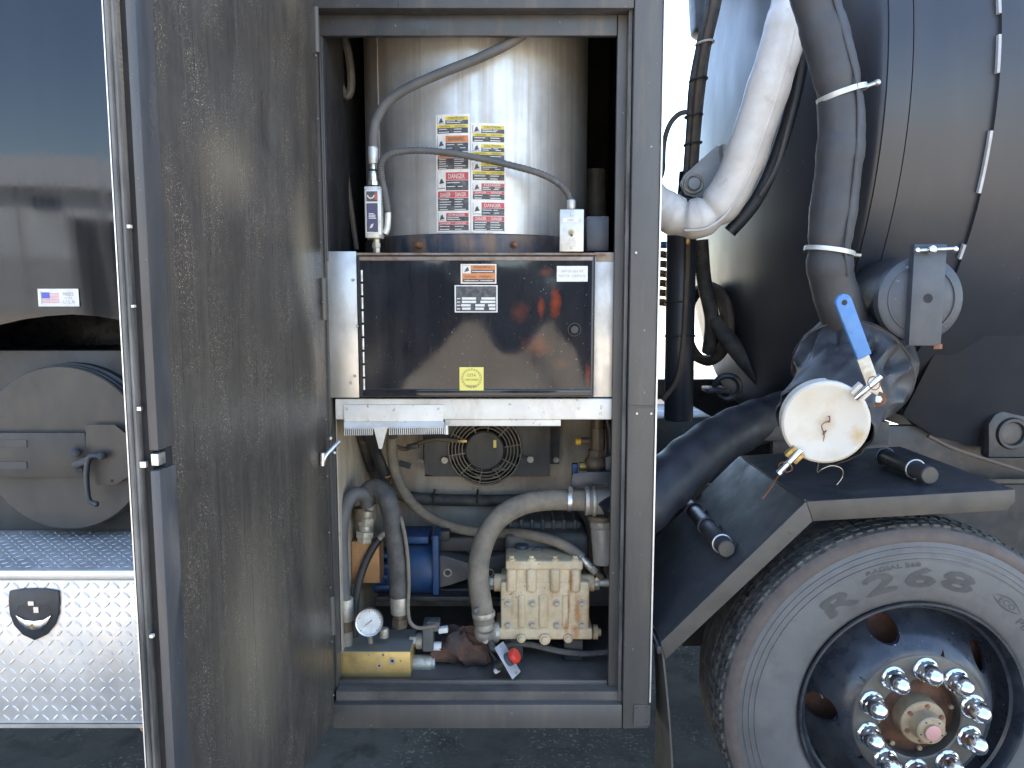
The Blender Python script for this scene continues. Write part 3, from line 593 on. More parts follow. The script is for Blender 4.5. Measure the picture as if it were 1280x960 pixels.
def warn_sheet(px0, px1, py0, py1, blocks, label):
    x0, x1, z1, z0 = hx(px0, 200), hx(px1, 200), hz(py0), hz(py1); m = MB(); Wd = x1 - x0
    crect(m, x0, x1, z0, z1, .0012, 0, 6)
    for (b0, b1, mi, words, split) in blocks:
        t, u = hz(b0), hz(b1); Hh = t - u; xa, xb = x0 + Wd * .05, x1 - Wd * .05; xm = xa + (xb - xa) * .27
        crect(m, xa, xm, t - Hh * .46, t, .0017, 0, 1)                       # pictogram field
        crect(m, xa + .002, xm - .002, t - Hh * .42, t - Hh * .40, .0021, 1, 1); crect(m, xa, xa + .0009, t - Hh * .46, t, .0021, 1, 1)
        cx, cz = (xa + xm) / 2, t - Hh * .23; f = hmap(.0022); q = min((xm - xa) * .32, Hh * .16)
        m.add([f(cx - q, cz - q), f(cx + q, cz - q * .6), f(cx + q * .4, cz + q * .2), f(cx + q * .2, cz + q), f(cx - q * .5, cz + q * .6)], [(0, 1, 2, 3, 4)], 1)
        crect(m, xm, xb, t - Hh * .20, t, .0017, mi, 2); crect(m, xm, xb, t - Hh * .47, t - Hh * .21, .0017, 1, 2)
        m.text(words, hmap(.0023), xm + (xb - xm) * .12, t - Hh * .165, (xb - xm) * .72, Hh * .125, 0 if mi == 4 else 1)
        crect(m, xa, xb, t - Hh * .66, t - Hh * .49, .0017, mi, 4); crect(m, xa, xb, u, t - Hh * .67, .0017, 1, 4)
        for k in range(2):
            m.text(words, hmap(.0023), xa + (xb - xa) * (.08 + .5 * k), t - Hh * .635, (xb - xa) * .34, Hh * .11, 0 if mi == 4 else 1)
        nl = max(2, int(Hh * .30 / .0052))
        for k in range(nl):                                                  # lines of small print
            zz = t - Hh * .67 - (Hh * .33) * (k + .55) / nl
            for h2 in range(2):
                xs = xa + (xb - xa) * (.05 + .5 * h2); crect(m, xs, xs + (xb - xa) * random.uniform(.22, .40), zz - .0009, zz + .0009, .0022, 0, 1)
        for k in range(2):
            zz = t - Hh * (.27 + .10 * k); crect(m, xm + .003, xm + .003 + (xb - xm) * random.uniform(.5, .85), zz - .0009, zz + .0009, .0022, 0, 1)
    m.build('warning_sticker', ['sticker_white', 'ink_black', 'ink_yellow', 'ink_orange', 'ink_red'], heat, fix=False, label=label)
warn_sheet(545.5, 587.5, 142, 289.5, [(145, 166, 2, 'CAUTION', 1), (169, 211, 3, 'WARNING', 1), (215, 263, 4, 'DANGER', 1), (266, 288, 4, 'DANGER', 1)], 'strip of caution, warning and danger panels, taller strip')
warn_sheet(588.5, 632, 153.5, 289.5, [(156.5, 177, 2, 'CAUTION', 1), (180, 200, 2, 'CAUTION', 1), (203, 225, 2, 'CAUTION', 1), (229, 249, 4, 'DANGER', 1), (253, 288, 4, 'DANGER', 1)], 'strip of caution and danger panels, shorter strip')

# ================================================================== heater control box
CZ1, CZ0 = P(600, 316, .06).z, P(600, 497.5, .06).z
ctl = thing('heater_control_box', 'wide low black heater control box with aluminium side plates', 'control box', (HX, .3, CZ0))
xa, xb, xc, xd = P(411, 405, .06).x, P(447, 405, .06).x, P(742.5, 405, .06).x, P(776, 405, .075).x
bx('side_plate', (xa, .060, CZ0 + .001), (xb, .066, CZ1 + .004), 'alu_plate', ctl, bevel=.001)
bx('side_plate', (xc + .002, .0735, CZ0 + .001), (xd, .078, CZ1 + .002), 'alu_plate', ctl, bevel=.001)
bx('top_plate', (xb, .062, CZ1 - .006), (xc + .03, .40, CZ1), 'rusty_edge', ctl)
bx('corner_tab', (xc + .004, .070, CZ1 - .022), (xd - .004, .073, CZ1 + .001), 'rusty_edge', ctl)
bx('shell', (xb + .001, .068, CZ0 + .002), (xc, .40, CZ1 - .007), 'black_paint', ctl)
# glossy door: its own material; orange patches are a reflection painted in
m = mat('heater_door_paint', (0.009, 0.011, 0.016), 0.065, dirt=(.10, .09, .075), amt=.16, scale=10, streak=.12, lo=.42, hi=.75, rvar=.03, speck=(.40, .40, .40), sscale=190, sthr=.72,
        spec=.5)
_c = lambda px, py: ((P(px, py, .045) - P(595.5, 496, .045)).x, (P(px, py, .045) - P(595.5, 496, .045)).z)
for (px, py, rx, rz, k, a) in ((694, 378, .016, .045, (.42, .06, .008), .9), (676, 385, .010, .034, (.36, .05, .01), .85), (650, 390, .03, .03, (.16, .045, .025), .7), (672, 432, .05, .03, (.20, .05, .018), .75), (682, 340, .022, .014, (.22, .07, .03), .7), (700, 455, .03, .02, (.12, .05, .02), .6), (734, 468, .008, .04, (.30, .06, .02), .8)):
    stain_or_reflection('heater_door_paint', _c(px, py), rx * 1.15, rz * 1.15, k, 38, a * .6, 0, .0, .9)
pz0, pz1 = P(600, 496, .045).z, P(600, 320.5, .045).z; px0, px1 = P(450, 405, .045).x, P(741, 405, .045).x
dr = bpy.data.objects.new('door', None); COL.objects.link(dr); dr.parent = ctl; dr.location = Vector(((px0 + px1) / 2, .045, pz0)) - origin(ctl)
mb = MB(); nx_, nz_ = 24, 14; vs = []
for i in range(nx_ + 1):
    for j in range(nz_ + 1):
        x = px0 + .004 + (px1 - px0 - .008) * i / nx_; z = pz0 + .022 + (pz1 - pz0 - .034) * j / nz_
        vs.append((x, .044 + .0011 * math.sin(i * .7) * math.sin(j * .5 + .3) * (1 if 0 < i < nx_ and 0 < j < nz_ else 0), z))
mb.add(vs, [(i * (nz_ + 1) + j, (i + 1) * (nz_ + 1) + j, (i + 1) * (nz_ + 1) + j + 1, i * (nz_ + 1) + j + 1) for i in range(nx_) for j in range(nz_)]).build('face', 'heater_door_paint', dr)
bx('pan', (px0, .0455, pz0), (px1, .0675, pz1), 'black_paint', dr, bevel=.002)
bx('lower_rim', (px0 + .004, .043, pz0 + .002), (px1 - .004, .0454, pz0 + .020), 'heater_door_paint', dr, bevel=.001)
bx('upper_rim', (px0 + .002, .043, pz1 - .011), (px1 - .002, .0454, pz1 - .001), 'rusty_edge', dr, bevel=.001)
for k in range(9):
    zz = pz0 + .02 + k * (pz1 - pz0 - .05) / 9
    MB().cyl((px0 + .008, .0405, zz), (px0 + .008, .0405, zz + .030), .0035, n=10).build('hinge_knuckle', 'zinc', dr)
for px, py in ((447, 408), (441, 350), (443, 470), (438, 479)): inst('rivet', RIVET, ctl, P(px, py, .058))
c = P(718, 412, .043); MB().cyl(c, c + Vector((0, -.006, 0)), .011, n=20).build('quarter_turn_lock', 'black_plastic', dr, bevel=.002); MB().torus(c, (0, 1, 0), .017, .0016).build('lock_ring', 'black_plastic', dr)
# plates and stickers on the door
def plate(name, x0, y0, x1, y1, mats, fill, parent, label=None, Y=.0425):
    o = P(x0, y1, Y); w = P(x1, y1, Y).x - o.x; h = P(x0, y0, Y).z - o.z; m = MB()
    def f(d): return lambda x, y: Vector((o.x + x * w, Y - d, o.z + y * h))
    def R_(x0, x1, y0, y1, mi, d=.0004): g = f(d); m.add([g(x0, y0), g(x1, y0), g(x1, y1), g(x0, y1)], [(0, 1, 2, 3)], mi)
    m.box((o.x, Y, o.z), (o.x + w, Y + .0012, o.z + h), 0); fill(m, f, R_); return m.build(name, mats, parent, fix=False, label=label)
def fillA(m, f, R):
    R(.04, .97, .06, .94, 1); R(.05, .28, .52, .92, 0, .0008)
    m.add([f(.0012)(.10, .58), f(.0012)(.24, .66), f(.0012)(.20, .86), f(.0012)(.14, .74)], [(0, 1, 2, 3)], 2)
    m.text('WARNING', f(.0012), .36, .78, .5, .12, 2); R(.30, .95, .54, .70, 2, .0008); R(.32, .9, .60, .64, 0, .0012)
    R(.06, .95, .08, .24, 2, .0008); R(.1, .5, .14, .17, 0, .0012); R(.55, .9, .14, .17, 0, .0012); m.text('WARNING', f(.0012), .10, .30, .34, .11, 2); m.text('WARNING', f(.0012), .52, .30, .34, .11, 2)
plate('warning_plate', 576, 330, 620.5, 354.5, ['sticker_white', 'ink_orange', 'ink_black'], fillA, dr, 'orange warning plate')
def fillB(m, f, R):
    R(.03, .97, .04, .96, 1)
    for k, (segs) in enumerate((((.17, .5), (.62, .95)), ((.17, .5), (.6, .95)), ((.15, .37), (.48, .7), (.78, .95)), ((.17, .37), (.48, .68), (.8, .95)))):
        y = .47 - k * .125
        for s0, s1 in segs: R(s0, s1, y, y + .085, 0, .0008)
        for s0 in (.05,): R(s0, s0 + .08, y + .02, y + .055, 0, .0008)
plate('data_plate', 568.5, 356.5, 622, 390.5, ['sticker_white', 'ink_black'], fillB, dr, 'metal data plate with white fields')
def fillC(m, f, R): m.text('WATER HEATER', f(.0004), .14, .58, .72, .17, 1); m.text('MASTER CONTROL', f(.0004), .06, .28, .88, .17, 1)
plate('name_plate', 696, 332.5, 734.5, 352, ['sticker_white', 'ink_grey'], fillC, dr, 'white name plate with two lines of lettering')
def fillD(m, f, R):
    g = f(.0004)
    for r, n in ((.42, 22), (.37, 22)):
        for k in range(n):
            a = 2 * math.pi * k / n; b = a + 2 * math.pi / n * .75
            m.add([g(.5 + r * math.cos(a), .52 + r * math.sin(a)), g(.5 + r * math.cos(b), .52 + r * math.sin(b)), g(.5 + (r - .018) * math.cos(b), .52 + (r - .018) * math.sin(b)), g(.5 + (r - .018) * math.cos(a), .52 + (r - .018) * math.sin(a))], [(0, 1, 2, 3)], 1)
    m.text('CETA', g, .32, .60, .36, .12, 1); m.text('CERTIFIED', g, .22, .42, .56, .08, 1); m.text('TESTED', g, .30, .14, .40, .09, 1)
plate('round_seal_sticker', 574.5, 459, 604.5, 488, ['sticker_yellow', 'ink_black'], fillD, dr, 'square yellow sticker with a round seal')

# ================================================================== flow switch, conduits and toggle box on top of the control box
fs = thing('flow_switch', 'narrow pale grey switch box with dark label standing left of heater', 'switch box', P(467, 316, .09))
xt, xw = P(454.5, 233, .07).x, S(265, .07, 18.5)
z0, z1 = P(467, 297.5, .07).z, P(467, 232.5, .07).z
MB().box((xt + .001, .0700, z0), (xt + xw + .006, .112, z1)).build('case', 'galv_box', fs, bevel=.003)
def fillE(m, f, R):
    R(.05, .95, .74, .98, 1); R(.05, .95, .02, .70, 1); R(.12, .88, .05, .67, 3, .0008); g = f(.0012)
    for k in range(8):
        a = math.pi * (1 + k / 8); b = math.pi * (1 + (k + 1) / 8); m.add([g(.42 + .30 * math.cos(a), .89 + .09 * math.sin(a)), g(.42 + .30 * math.cos(b), .89 + .09 * math.sin(b)), g(.42 + .22 * math.cos(b), .89 + .06 * math.sin(b)), g(.42 + .22 * math.cos(a), .89 + .06 * math.sin(a))], [(0, 1, 2, 3)], 0)
    R(.70, .92, .78, .94, 2, .0008)
    for k in range(4): R(.22, .22 + random.uniform(.4, .6), .44 - k * .035, .46 - k * .035, 0, .0012)
    m.add([g(.25, .10), g(.5, .13), g(.62, .22), g(.4, .2)], [(0, 1, 2, 3)], 0)
mat('ink_violet', (.07, .06, .12), .4)
plate('label_plate', 458, 238, 473.5, 291, ['sticker_white', 'ink_black', 'ink_red', 'ink_violet'], fillE, fs, 'dark label with pale frame', Y=.0695)
for px, py in ((457, 235), (474, 235), (459, 294.5), (475, 294.5)): inst('screw', RIVET, fs, P(px, py, .069))
c = P(466, 186, .092)
def col(name, y0, y1, x, r, m, par, Y=.092, hexn=False, n=16):
    p0, p1 = P(x, y0, Y), P(x, y1, Y); p0.y = p1.y = Y; p0.x = p1.x = P(x, (y0 + y1) / 2, Y).x
    return MB().cyl(p1, p0, S((y0 + y1) / 2, Y, r), n=6 if hexn else n).build(name, m, par, bevel=.0008)
col('coupling', 184, 205, 466.5, 6.3, 'galv_box', fs); col('ring', 205, 212, 466.5, 4.6, 'zinc', fs); col('gasket', 212, 214.5, 466.5, 5.2, 'black_plastic', fs)
col('union', 214.5, 226, 466.5, 5.8, 'zinc', fs); col('lock_nut', 226, 232, 466.5, 6.6, 'zinc', fs, hexn=True)
col('nipple', 298, 304, 470.5, 4.3, 'zinc_dusty', fs); col('nut', 304, 310, 470.5, 5.6, 'zinc_dusty', fs, hexn=True); col('nut', 310, 317, 471, 4.6, 'zinc_dusty', fs, hexn=True)
MB().tube([P(481, 292, .10), P(484, 285, .10), P(485, 272, .10), P(485, 264, .10)], S(270, .1, 4.0), n=10).build('elbow', 'galv_box', fs)
MB().tube([P(466.5, 186, .092), P(466.5, 170, .092), P(470, 150, .092), P(484, 128, .09), P(510, 110, .086), P(550, 92, .085), P(600, 72, .085), P(640, 52, .086), P(672, 30, .088)], S(100, .09, 6.3), n=12, k=8).build('thick_cable', 'hose_grey', None)
o = bpy.data.objects['thick_cable']; single(o, 'thick grey cable rising from the switch box across the heater', 'cable')
sb = thing('toggle_switch_box', 'grey metal toggle switch box standing in front of heater, right side', 'switch box', P(715, 316, .085))
p0, p1 = P(699.5, 314.5, .060), P(730, 261.5, .060)
MB().box((p0.x, .060, p0.z), (p1.x, .0635, p1.z)).build('cover_plate', 'galv_box', sb, bevel=.0025); MB().box((p0.x + .002, .064, p0.z + .001), (p1.x - .002, .106, p1.z - .002)).build('case', 'alu_plate', sb, bevel=.002)
for py in (268, 309): inst('screw', RIVET, sb, P(714.5, py, .0588))
plate('name_strip', 703.5, 272.5, 722.5, 277.5, ['sticker_white', 'ink_grey'], lambda m, f, R: m.text('PUMP', f(.0004), .3, .25, .4, .5, 1), sb, Y=.0592)
c = P(714, 290, .059); MB().cyl(c + Vector((0, 0, -.001)), c + Vector((0, -.005, -.001)), .0075, n=14).build('toggle_nut', 'brass', sb); MB().cyl(c + Vector((0, -.004, 0)), c + Vector((0, -.016, -.010)), .003, .0042, n=10).build('toggle', 'zinc', sb)
MB().cyl(P(714, 262, .085), P(714, 250, .085), .012, n=14).build('connector', 'galv_box', sb, bevel=.001)
# flexible conduit with ribs
def ribs(t, i): return 1.0 + (.10 if i % 2 else -.05)
single(MB().tube([P(485, 266, .10), P(482, 245, .096), P(477, 222, .09), P(476, 206, .082), P(482, 196, .078), P(497, 190, .076), P(525, 188, .076), P(560, 191, .078), P(600, 198, .080), P(640, 207, .082), P(675, 217, .084), P(698, 229, .085), P(709, 241, .085), P(714, 252, .085)], S(200, .09, 4.2), n=10, k=12, rf=ribs).build('flexible_conduit', 'hose_grey'), 'thin ribbed conduit arching over the warning stickers', 'conduit')
# dark corner: small box and hanging cables
single(MB().box(P(733, 314, .12), P(757, 274, .20)).build('junction_box', 'blue_grey_paint', bevel=.003), 'dim dark box behind the toggle switch box', 'junction box')
single(MB().tube([P(421, 50, .30), P(421, 75, .30), P(425, 105, .30), P(434, 120, .30), P(439, 105, .30), P(436, 70, .30), P(428, 40, .3)], .012, n=8).build('looped_hose', 'hose_rubber'), 'dim looped hose hanging in the dark corner beside heater', 'hose')
single(MB().tube([P(424, 45, .36), P(424, 100, .36), P(428, 170, .35), P(436, 240, .34), P(446, 312, .33)], .008, n=8).build('hanging_cable', 'cable_brown'), 'dim straight cable hanging in the dark corner beside heater', 'cable')
single(MB().cyl(P(744, 320, .55), P(744, 212, .55), .036, n=18).build('dim_pipe', 'bronze_dark', bevel=.004), 'dim upright pipe in the dark corner beyond the toggle box', 'pipe')

# ================================================================== beam and the hood with edge trim
bz1, bz0 = P(600, 498.5, .07).z, P(600, 524.5, .07).z
beam = thing('support_beam', 'dusty white painted beam across the cabinet under control box', 'beam', (HX, .09, bz0))
bx('bar', (P(419, 510, .07).x, .070, bz0), (P(768, 510, .07).x, .105, bz1), 'beam_paint', beam, bevel=.003)
p0, p1 = P(556, 532.5, .08), P(701, 526, .08); bx('wood_strip', (p0.x, .078, p0.z), (p1.x, .102, bz0 - .001), 'beam_paint', beam, bevel=.002)
for px, py in ((752, 508), (751, 517), (724, 511)): inst('screw', RIVET, beam, P(px, py, .069))
hood = thing('edge_trimmed_hood', 'small dusty white hood with toothed edge trim fixed to the beam', 'hood', P(492, 527, .05))
p0, p1 = P(430, 527, .064), P(554, 506, .064); bx('back_plate', (p0.x, .064, p0.z), (p1.x, .069, p1.z), 'beam_paint', hood, bevel=.001)
for px in (433.5, 548): inst('screw', RIVET, hood, P(px, 511, .0635))
A0, A1 = P(430, 527, .0635), P(555, 527, .0635); B0, B1 = P(430, 535, .040), P(557, 533, .040)
MB().add([A0, A1, B1, B0, A0 + Vector((0, .0, -.003)), A1 + Vector((0, 0, -.003)), B1 + Vector((0, 0, -.003)), B0 + Vector((0, 0, -.003))], [(0, 1, 2, 3), (7, 6, 5, 4), (0, 4, 5, 1), (1, 5, 6, 2), (2, 6, 7, 3), (3, 7, 4, 0)]).build('sloping_leaf', 'beam_paint', hood)
tm = MB(); N = 52; bk = MB()
for k in range(N):
    t = (k + .5) / N
    if .285 < t < .435: continue
    c = B0.lerp(B1, t); tm.obox(c + Vector((0, -.001, -.010)), (.0013, 0, 0), (0, .003, 0), (.0006, .0005, .0105))
tm.build('toothed_trim', 'galv_box', hood, kind='stuff')
MB().obox(B0.lerp(B1, .1425) + Vector((0, .004, -.010)), (B1 - B0) * .1425, (0, .001, 0), (0, 0, .009)).build('trim_backing', 'bronze_dark', hood); MB().obox(B0.lerp(B1, .7175) + Vector((0, .004, -.010)), (B1 - B0) * .2825, (0, .001, 0), (0, 0, .009)).build('trim_backing', 'bronze_dark', hood)
MB().cyl(B1 + Vector((.002, 0, .004)), B1 + Vector((.002, 0, -.022)), .006, n=10).build('trim_end', 'galv_box', hood)
v0, v1, v2 = B0.lerp(B1, .29), B0.lerp(B1, .43), P(475.5, 561, .045)
MB().prism([v0, v1, Vector((v2.x + .004, v2.y, v2.z)), Vector((v2.x - .004, v2.y, v2.z))], (0, .002, 0)).build('pointed_tab', 'beam_paint', hood)

# ================================================================== cooling fan on the rear wall
FY = .50; fc = P(606, 563, FY); FR = S(563, FY, 46)
fan = thing('cooling_fan', 'black electric cooling fan with round wire grille on rear wall', 'fan', P(606, 600, FY + .08))
p0, p1 = P(531, 595.5, FY + .02), P(688, 520, FY + .02)
sh_ = MB().lathe((fc.x, FY + .02, fc.z), (0, 1, 0), [(FR * .97, 0), (FR * .97, .06)], 40).build('duct', 'dark_interior', fan)
# shroud plate with a round opening
mb = MB(); n = 48; o_ = []; i_ = []
for k in range(n):
    a = 2 * math.pi * k / n; ca, sa = math.cos(a), math.sin(a)
    tx = ((p1.x if ca > 0 else p0.x) - fc.x) / ca if abs(ca) > 1e-6 else 9; tz = ((p1.z if sa > 0 else p0.z) - fc.z) / sa if abs(sa) > 1e-6 else 9
    t = max(FR * 1.0, min(tx, tz)); o_.append(Vector((fc.x + ca * t, FY + .018, fc.z + sa * t))); i_.append(Vector((fc.x + ca * FR * .98, FY + .018, fc.z + sa * FR * .98)))
mb.add(o_ + i_, [(k, (k + 1) % n, n + (k + 1) % n, n + k) for k in range(n)]).build('shroud', 'shroud', fan)
for x0_, x1_ in ((p0.x, p0.x + .002), (p1.x - .002, p1.x)): bx('shroud_side', (x0_, FY + .019, p0.z), (x1_, YB - .02, p1.z), 'shroud', fan)
bx('shroud_bottom', (p0.x + .003, FY + .019, p0.z), (p1.x - .003, YB - .02, p0.z + .002), 'shroud', fan)
bx('core', (p0.x - .012, YB - .04, p0.z + .03), (p1.x + .035, YB - .004, p1.z + .02), 'black_plastic', fan)
for k in range(5): MB().torus((fc.x, FY + .006 - .003 * (k < 4), fc.z), (0, 1, 0), FR * (.62 + .092 * k), .0018, 44, 6).build('grille_ring', 'grille', fan)
for k in range(10):
    a = 2 * math.pi * (k + .25) / 10; d = Vector((math.cos(a), 0, math.sin(a))); MB().cyl(Vector((fc.x, FY + .002, fc.z)) + d * FR * .5, Vector((fc.x, FY + .004, fc.z)) + d * FR, .002, n=6).build('grille_spoke', 'grille', fan)
MB().lathe((fc.x, FY + .012, fc.z), (0, -1, 0), [(FR * .54, -.02), (FR * .54, .012), (FR * .5, .018), (FR * .2, .02), (1e-4, .021)], 36).build('motor_hub', 'shroud', fan, smooth=30)
for k in range(7):
    a = 2 * math.pi * k / 7; d = Vector((math.cos(a), 0, math.sin(a))); e = Vector((-math.sin(a), 0, math.cos(a)))
    q = Vector((fc.x, FY + .035, fc.z)); MB().add([q + d * FR * .5, q + d * FR * .92 + e * .01, q + d * FR * .92 + e * .055 + Vector((0, .02, 0)), q + d * FR * .5 + e * .035 + Vector((0, .02, 0))], [(0, 1, 2, 3)]).build('blade', 'black_plastic', fan)
c = P(618.5, 555, FY - .012); MB().box((c.x - .005, FY - .0105, c.z - .013), (c.x + .005, FY - .009, c.z + .013)).build('tag', 'sticker_yellow', fan)
for px, py, sx in ((556, 575, 1), (663, 574, -1)):
    c = P(px, py, FY + .01); MB().cyl(c + Vector((0, .008, 0)), c + Vector((0, -.008, 0)), .011, n=14).cyl(c + Vector((0, -.0081, 0)), c + Vector((0, -.012, 0)), .006, n=6).build('mount_bolt', 'zinc_dusty', fan)
    MB().obox(c + Vector((sx * .02, .003, .006)), (.022, 0, .008 * sx), (0, .003, 0), (-.002, 0, .006)).build('mount_ear', 'black_plastic', fan)
MB().obox(P(574, 551.5, FY - .003), (.026, 0, 0), (0, .002, 0), (0, 0, .004)).build('lead_clip', 'brass', fan)
for px, py in ((526.5, 577), (695, 575)): inst('bolt', BOLT, fan, P(px, py, YB - .04))
single(MB().tube([P(488, 552, .47), P(496, 558, .49), P(508, 561, .5), P(520, 555, .49), P(545, 549, .48), P(572, 551, .49)], .007, n=8).build('fan_lead', 'cable_brown'), 'brown lead from the toothed hood to the fan grille', 'cable')
single(MB().obox(P(516, 558, .485), (.02, 0, .003), (0, .01, 0), (-.001, 0, .008)).build('lead_connector', 'black_plastic', bevel=.002), 'small black plug on the fan lead', 'connector')

# ================================================================== hoses on the rear wall
single(MB().tube([P(455, 545, .35), P(459, 562, .42), P(467, 585, .52), P(477, 600, .56), P(492, 613, .57), P(515, 622, .575), P(560, 625, .58), P(620, 625.5, .58), P(690, 624, .58), P(742, 622, .58)], S(610, .57, 7.5), n=12).build('black_loom', 'hose_rubber'), 'black cable loom curving down then running along the rear wall', 'cable loom')
single(MB().tube([P(462, 540, .30), P(468, 560, .36), P(478, 585, .40), P(484, 602, .44)], .018, n=10).build('taped_loom', 'black_plastic'), 'short taped black wire bundle under the toothed hood', 'cable loom')
for px, py, c_ in ((480, 590, 'red_plastic'), (487, 588, 'cable_brown'), (483, 597, 'orange_block')):
    a = random.uniform(0, 6); single(MB().tube([P(px - 8, py - 8, .42), P(px, py + random.uniform(-4, 4), .40), P(px + 7, py - 3, .41), P(px + 5, py + 7, .42)], .003, n=6).build('stray_wire', c_), {'red_plastic': 'red stray wire at the taped bundle', 'cable_brown': 'brown stray wire at the taped bundle', 'orange_block': 'orange stray wire at the taped bundle'}[c_], 'wire', 'stray wires')
for px in (543, 597):
    c = P(px, 624.5, .575); MB().tube([c + Vector((0, -.026, -.005)), c + Vector((0, -.022, .024)), c + Vector((0, .02, .03))], .004, n=6).build('loom_tie', 'black_plastic', bpy.data.objects['black_loom'])
single(MB().tube([P(490, 545, .34), P(490, 565, .37), P(494, 590, .40), P(505, 615, .42), P(525, 638, .42), P(560, 657, .41), P(605, 666, .38), P(650, 667, .32), P(690, 675, .26), P(715, 688, .23), P(728, 699, .21)], S(640, .38, 6.6), n=12, k=8).build('grey_hose', 'hose_dusty'), 'grey hose sweeping from the toothed hood down to the pump outlet', 'hose')
MB().cyl(P(724, 695, .212), P(739, 709, .205), .0135, n=14).build('ferrule', 'zinc', bpy.data.objects['grey_hose'], bevel=.001)
MB().cyl(P(738, 708, .206), P(745, 715, .205), .0125, n=6).build('swivel_nut', 'zinc_dusty', bpy.data.objects['grey_hose'], bevel=.001)
MB().cyl(P(744, 714, .206), P(752, 721, .205), .011, n=12).build('end_fitting', 'bronze_dark', bpy.data.objects['grey_hose'])
single(MB().obox(P(506, 581, YB - .012), (.020, 0, -.006), (0, .002, 0), (.004, 0, .009)).build('tape_flag', 'blue_grey_paint'), 'small grey tape flag on the rear wall beside grey hose', 'tape')

bh = thing('suction_hose', 'thick dusty hose arching from the tee down to the pump inlet', 'hose', P(606, 800, .16))
MB().tube([P(742, 626, .20), P(715, 625, .20), P(685, 625, .20), P(655, 630, .20), P(628, 644, .19), P(610, 666, .18), P(600, 695, .17), P(598, 725, .16), P(602, 755, .15), P(605, 778, .15)], S(690, .18, 13.2), n=18, k=8).build('tube', 'hose_dusty', bh)
c = P(711.5, 625, .2); MB().cyl(c + Vector((-.006, 0, 0)), c + Vector((.007, 0, 0)), S(625, .2, 14), n=24).build('clamp', 'zinc', bh, bevel=.001); MB().cyl(c + Vector((.002, -.026, .028)), c + Vector((.002, -.012, .040)), .007, n=8).build('clamp_screw', 'zinc_dusty', bh)
c0, c1 = P(604, 764, .15), P(604.5, 770, .15); MB().cyl(c0, c1, S(767, .15, 14.5), n=24).build('clamp', 'zinc_dusty', bh, bevel=.001); MB().cyl(P(594, 764, .118), P(600, 760, .115), .006, n=8).build('clamp_screw', 'zinc', bh)
MB().cyl(P(604.5, 771, .15), P(605, 786, .15), S(780, .15, 11.5), n=20).build('barb', 'zinc_dusty', bh, bevel=.001)

# ================================================================== high pressure pump
PY = .17; pump = thing('pressure_pump', 'tan three-cylinder high pressure pump head streaked with rust, on the cabinet floor', 'pump', P(680, 820, .25))
def pb(name, x0, y0, x1, y1, Y0, Y1, m='pump_tan', bevel=.004, par=None): 
    a, b = P(x0, y1, Y0), P(x1, y0, Y0); return MB().box((a.x, Y0, a.z), (b.x, Y1, b.z)).build(name, m, par or pump, bevel=bevel, seg=3)
head = pb('valve_block', 626, 728, 737, 790, PY, PY + .13, bevel=.006)
pb('inlet_rail', 620, 786, 741, 800, PY - .004, PY + .12, bevel=.006)
pb('outlet_block', 634, 706, 727, 735, PY + .004, PY + .13, bevel=.008)
pb('cap_plate', 632, 701.5, 729, 713, PY - .002, PY + .128, bevel=.006)
for x in (639.5, 664.5, 694, 719.5):
    pb('valve_column', x - 6.5, 712, x + 6.5, 742, PY - .012, PY + .02, bevel=.010)
    c = P(x, 707, PY - .002); MB().cyl((c.x, PY + .012, c.z - .006), (c.x, PY + .012, c.z + .018), .0125, n=16).cyl((c.x, PY + .012, c.z + .018), (c.x, PY + .012, c.z + .026), .0085, n=6).build('cap_screw', 'pump_tan', pump, bevel=.001)
for x0, x1 in ((647, 657), (673, 686), (702, 712)):
    a, b = P(x0, 786, PY), P(x1, 742, PY); pb('rib', x0, 744, x1, 786, PY - .006, PY + .01, bevel=.008)
for x in (635, 665.5, 696, 727):
    for y in (754, 781):
        inst('head_bolt', BOLT, pump, P(x, y, PY - .001), None, (1.15, 1.15, 1.15))
for x, y, r in ((651.5, 797, 5.5), (681, 798, 7), (710, 797, 5.5)):
    c = P(x, y, PY - .004); MB().cyl(c + Vector((0, .02, 0)), c + Vector((0, -.010, 0)), S(y, PY, r), n=18).cyl(c + Vector((0, -.0101, 0)), c + Vector((0, -.016, 0)), S(y, PY, r * .7), n=6).build('plug', 'pump_tan', pump, bevel=.0015)
def hcyl(name, x0, x1, y, r, Y, m, n=18, par=None, bevel=.001):
    a, b = P(x0, y, Y), P(x1, y, Y); return MB().cyl(a, b, S(y, Y, r), n=n).build(name, m, par or pump, bevel=bevel)
hcyl('port_boss', 618, 636, 728, 11, PY + .05, 'pump_tan'); hcyl('port_plug', 611.5, 618, 728.5, 8.5, PY + .05, 'zinc_dusty', 6)
hcyl('port_boss', 726, 742, 728, 11, PY + .05, 'pump_tan'); hcyl('outlet_fitting', 742, 749, 729, 8, PY + .05, 'zinc_dusty', 6); hcyl('outlet_pipe', 749, 770, 728, 5.5, PY + .05, 'zinc_dusty')
MB().obox(P(748, 722, PY + .045), (.012, 0, .012), (0, .01, 0), (-.006, 0, .006)).build('outlet_elbow', 'zinc_dusty', pump, bevel=.003)
hcyl('inlet_boss', 612, 624, 789, 12, PY + .02, 'zinc_dusty'); hcyl('end_plug', 741, 747, 790, 9, PY + .05, 'pump_tan'); hcyl('end_plug', 746, 751, 790, 5, PY + .05, 'pump_tan', 6)
MB().tube([P(605, 786, .15), P(605, 791, .155), P(612, 792, .175), P(620, 791, .185)], S(790, .15, 12), n=16).build('inlet_elbow', 'zinc_dusty', pump)
c = P(607, 801, .135); MB().cyl(c + Vector((0, .02, 0)), c + Vector((0, -.004, 0)), .008, n=10).build('drain_plug', 'zinc_dusty', pump)
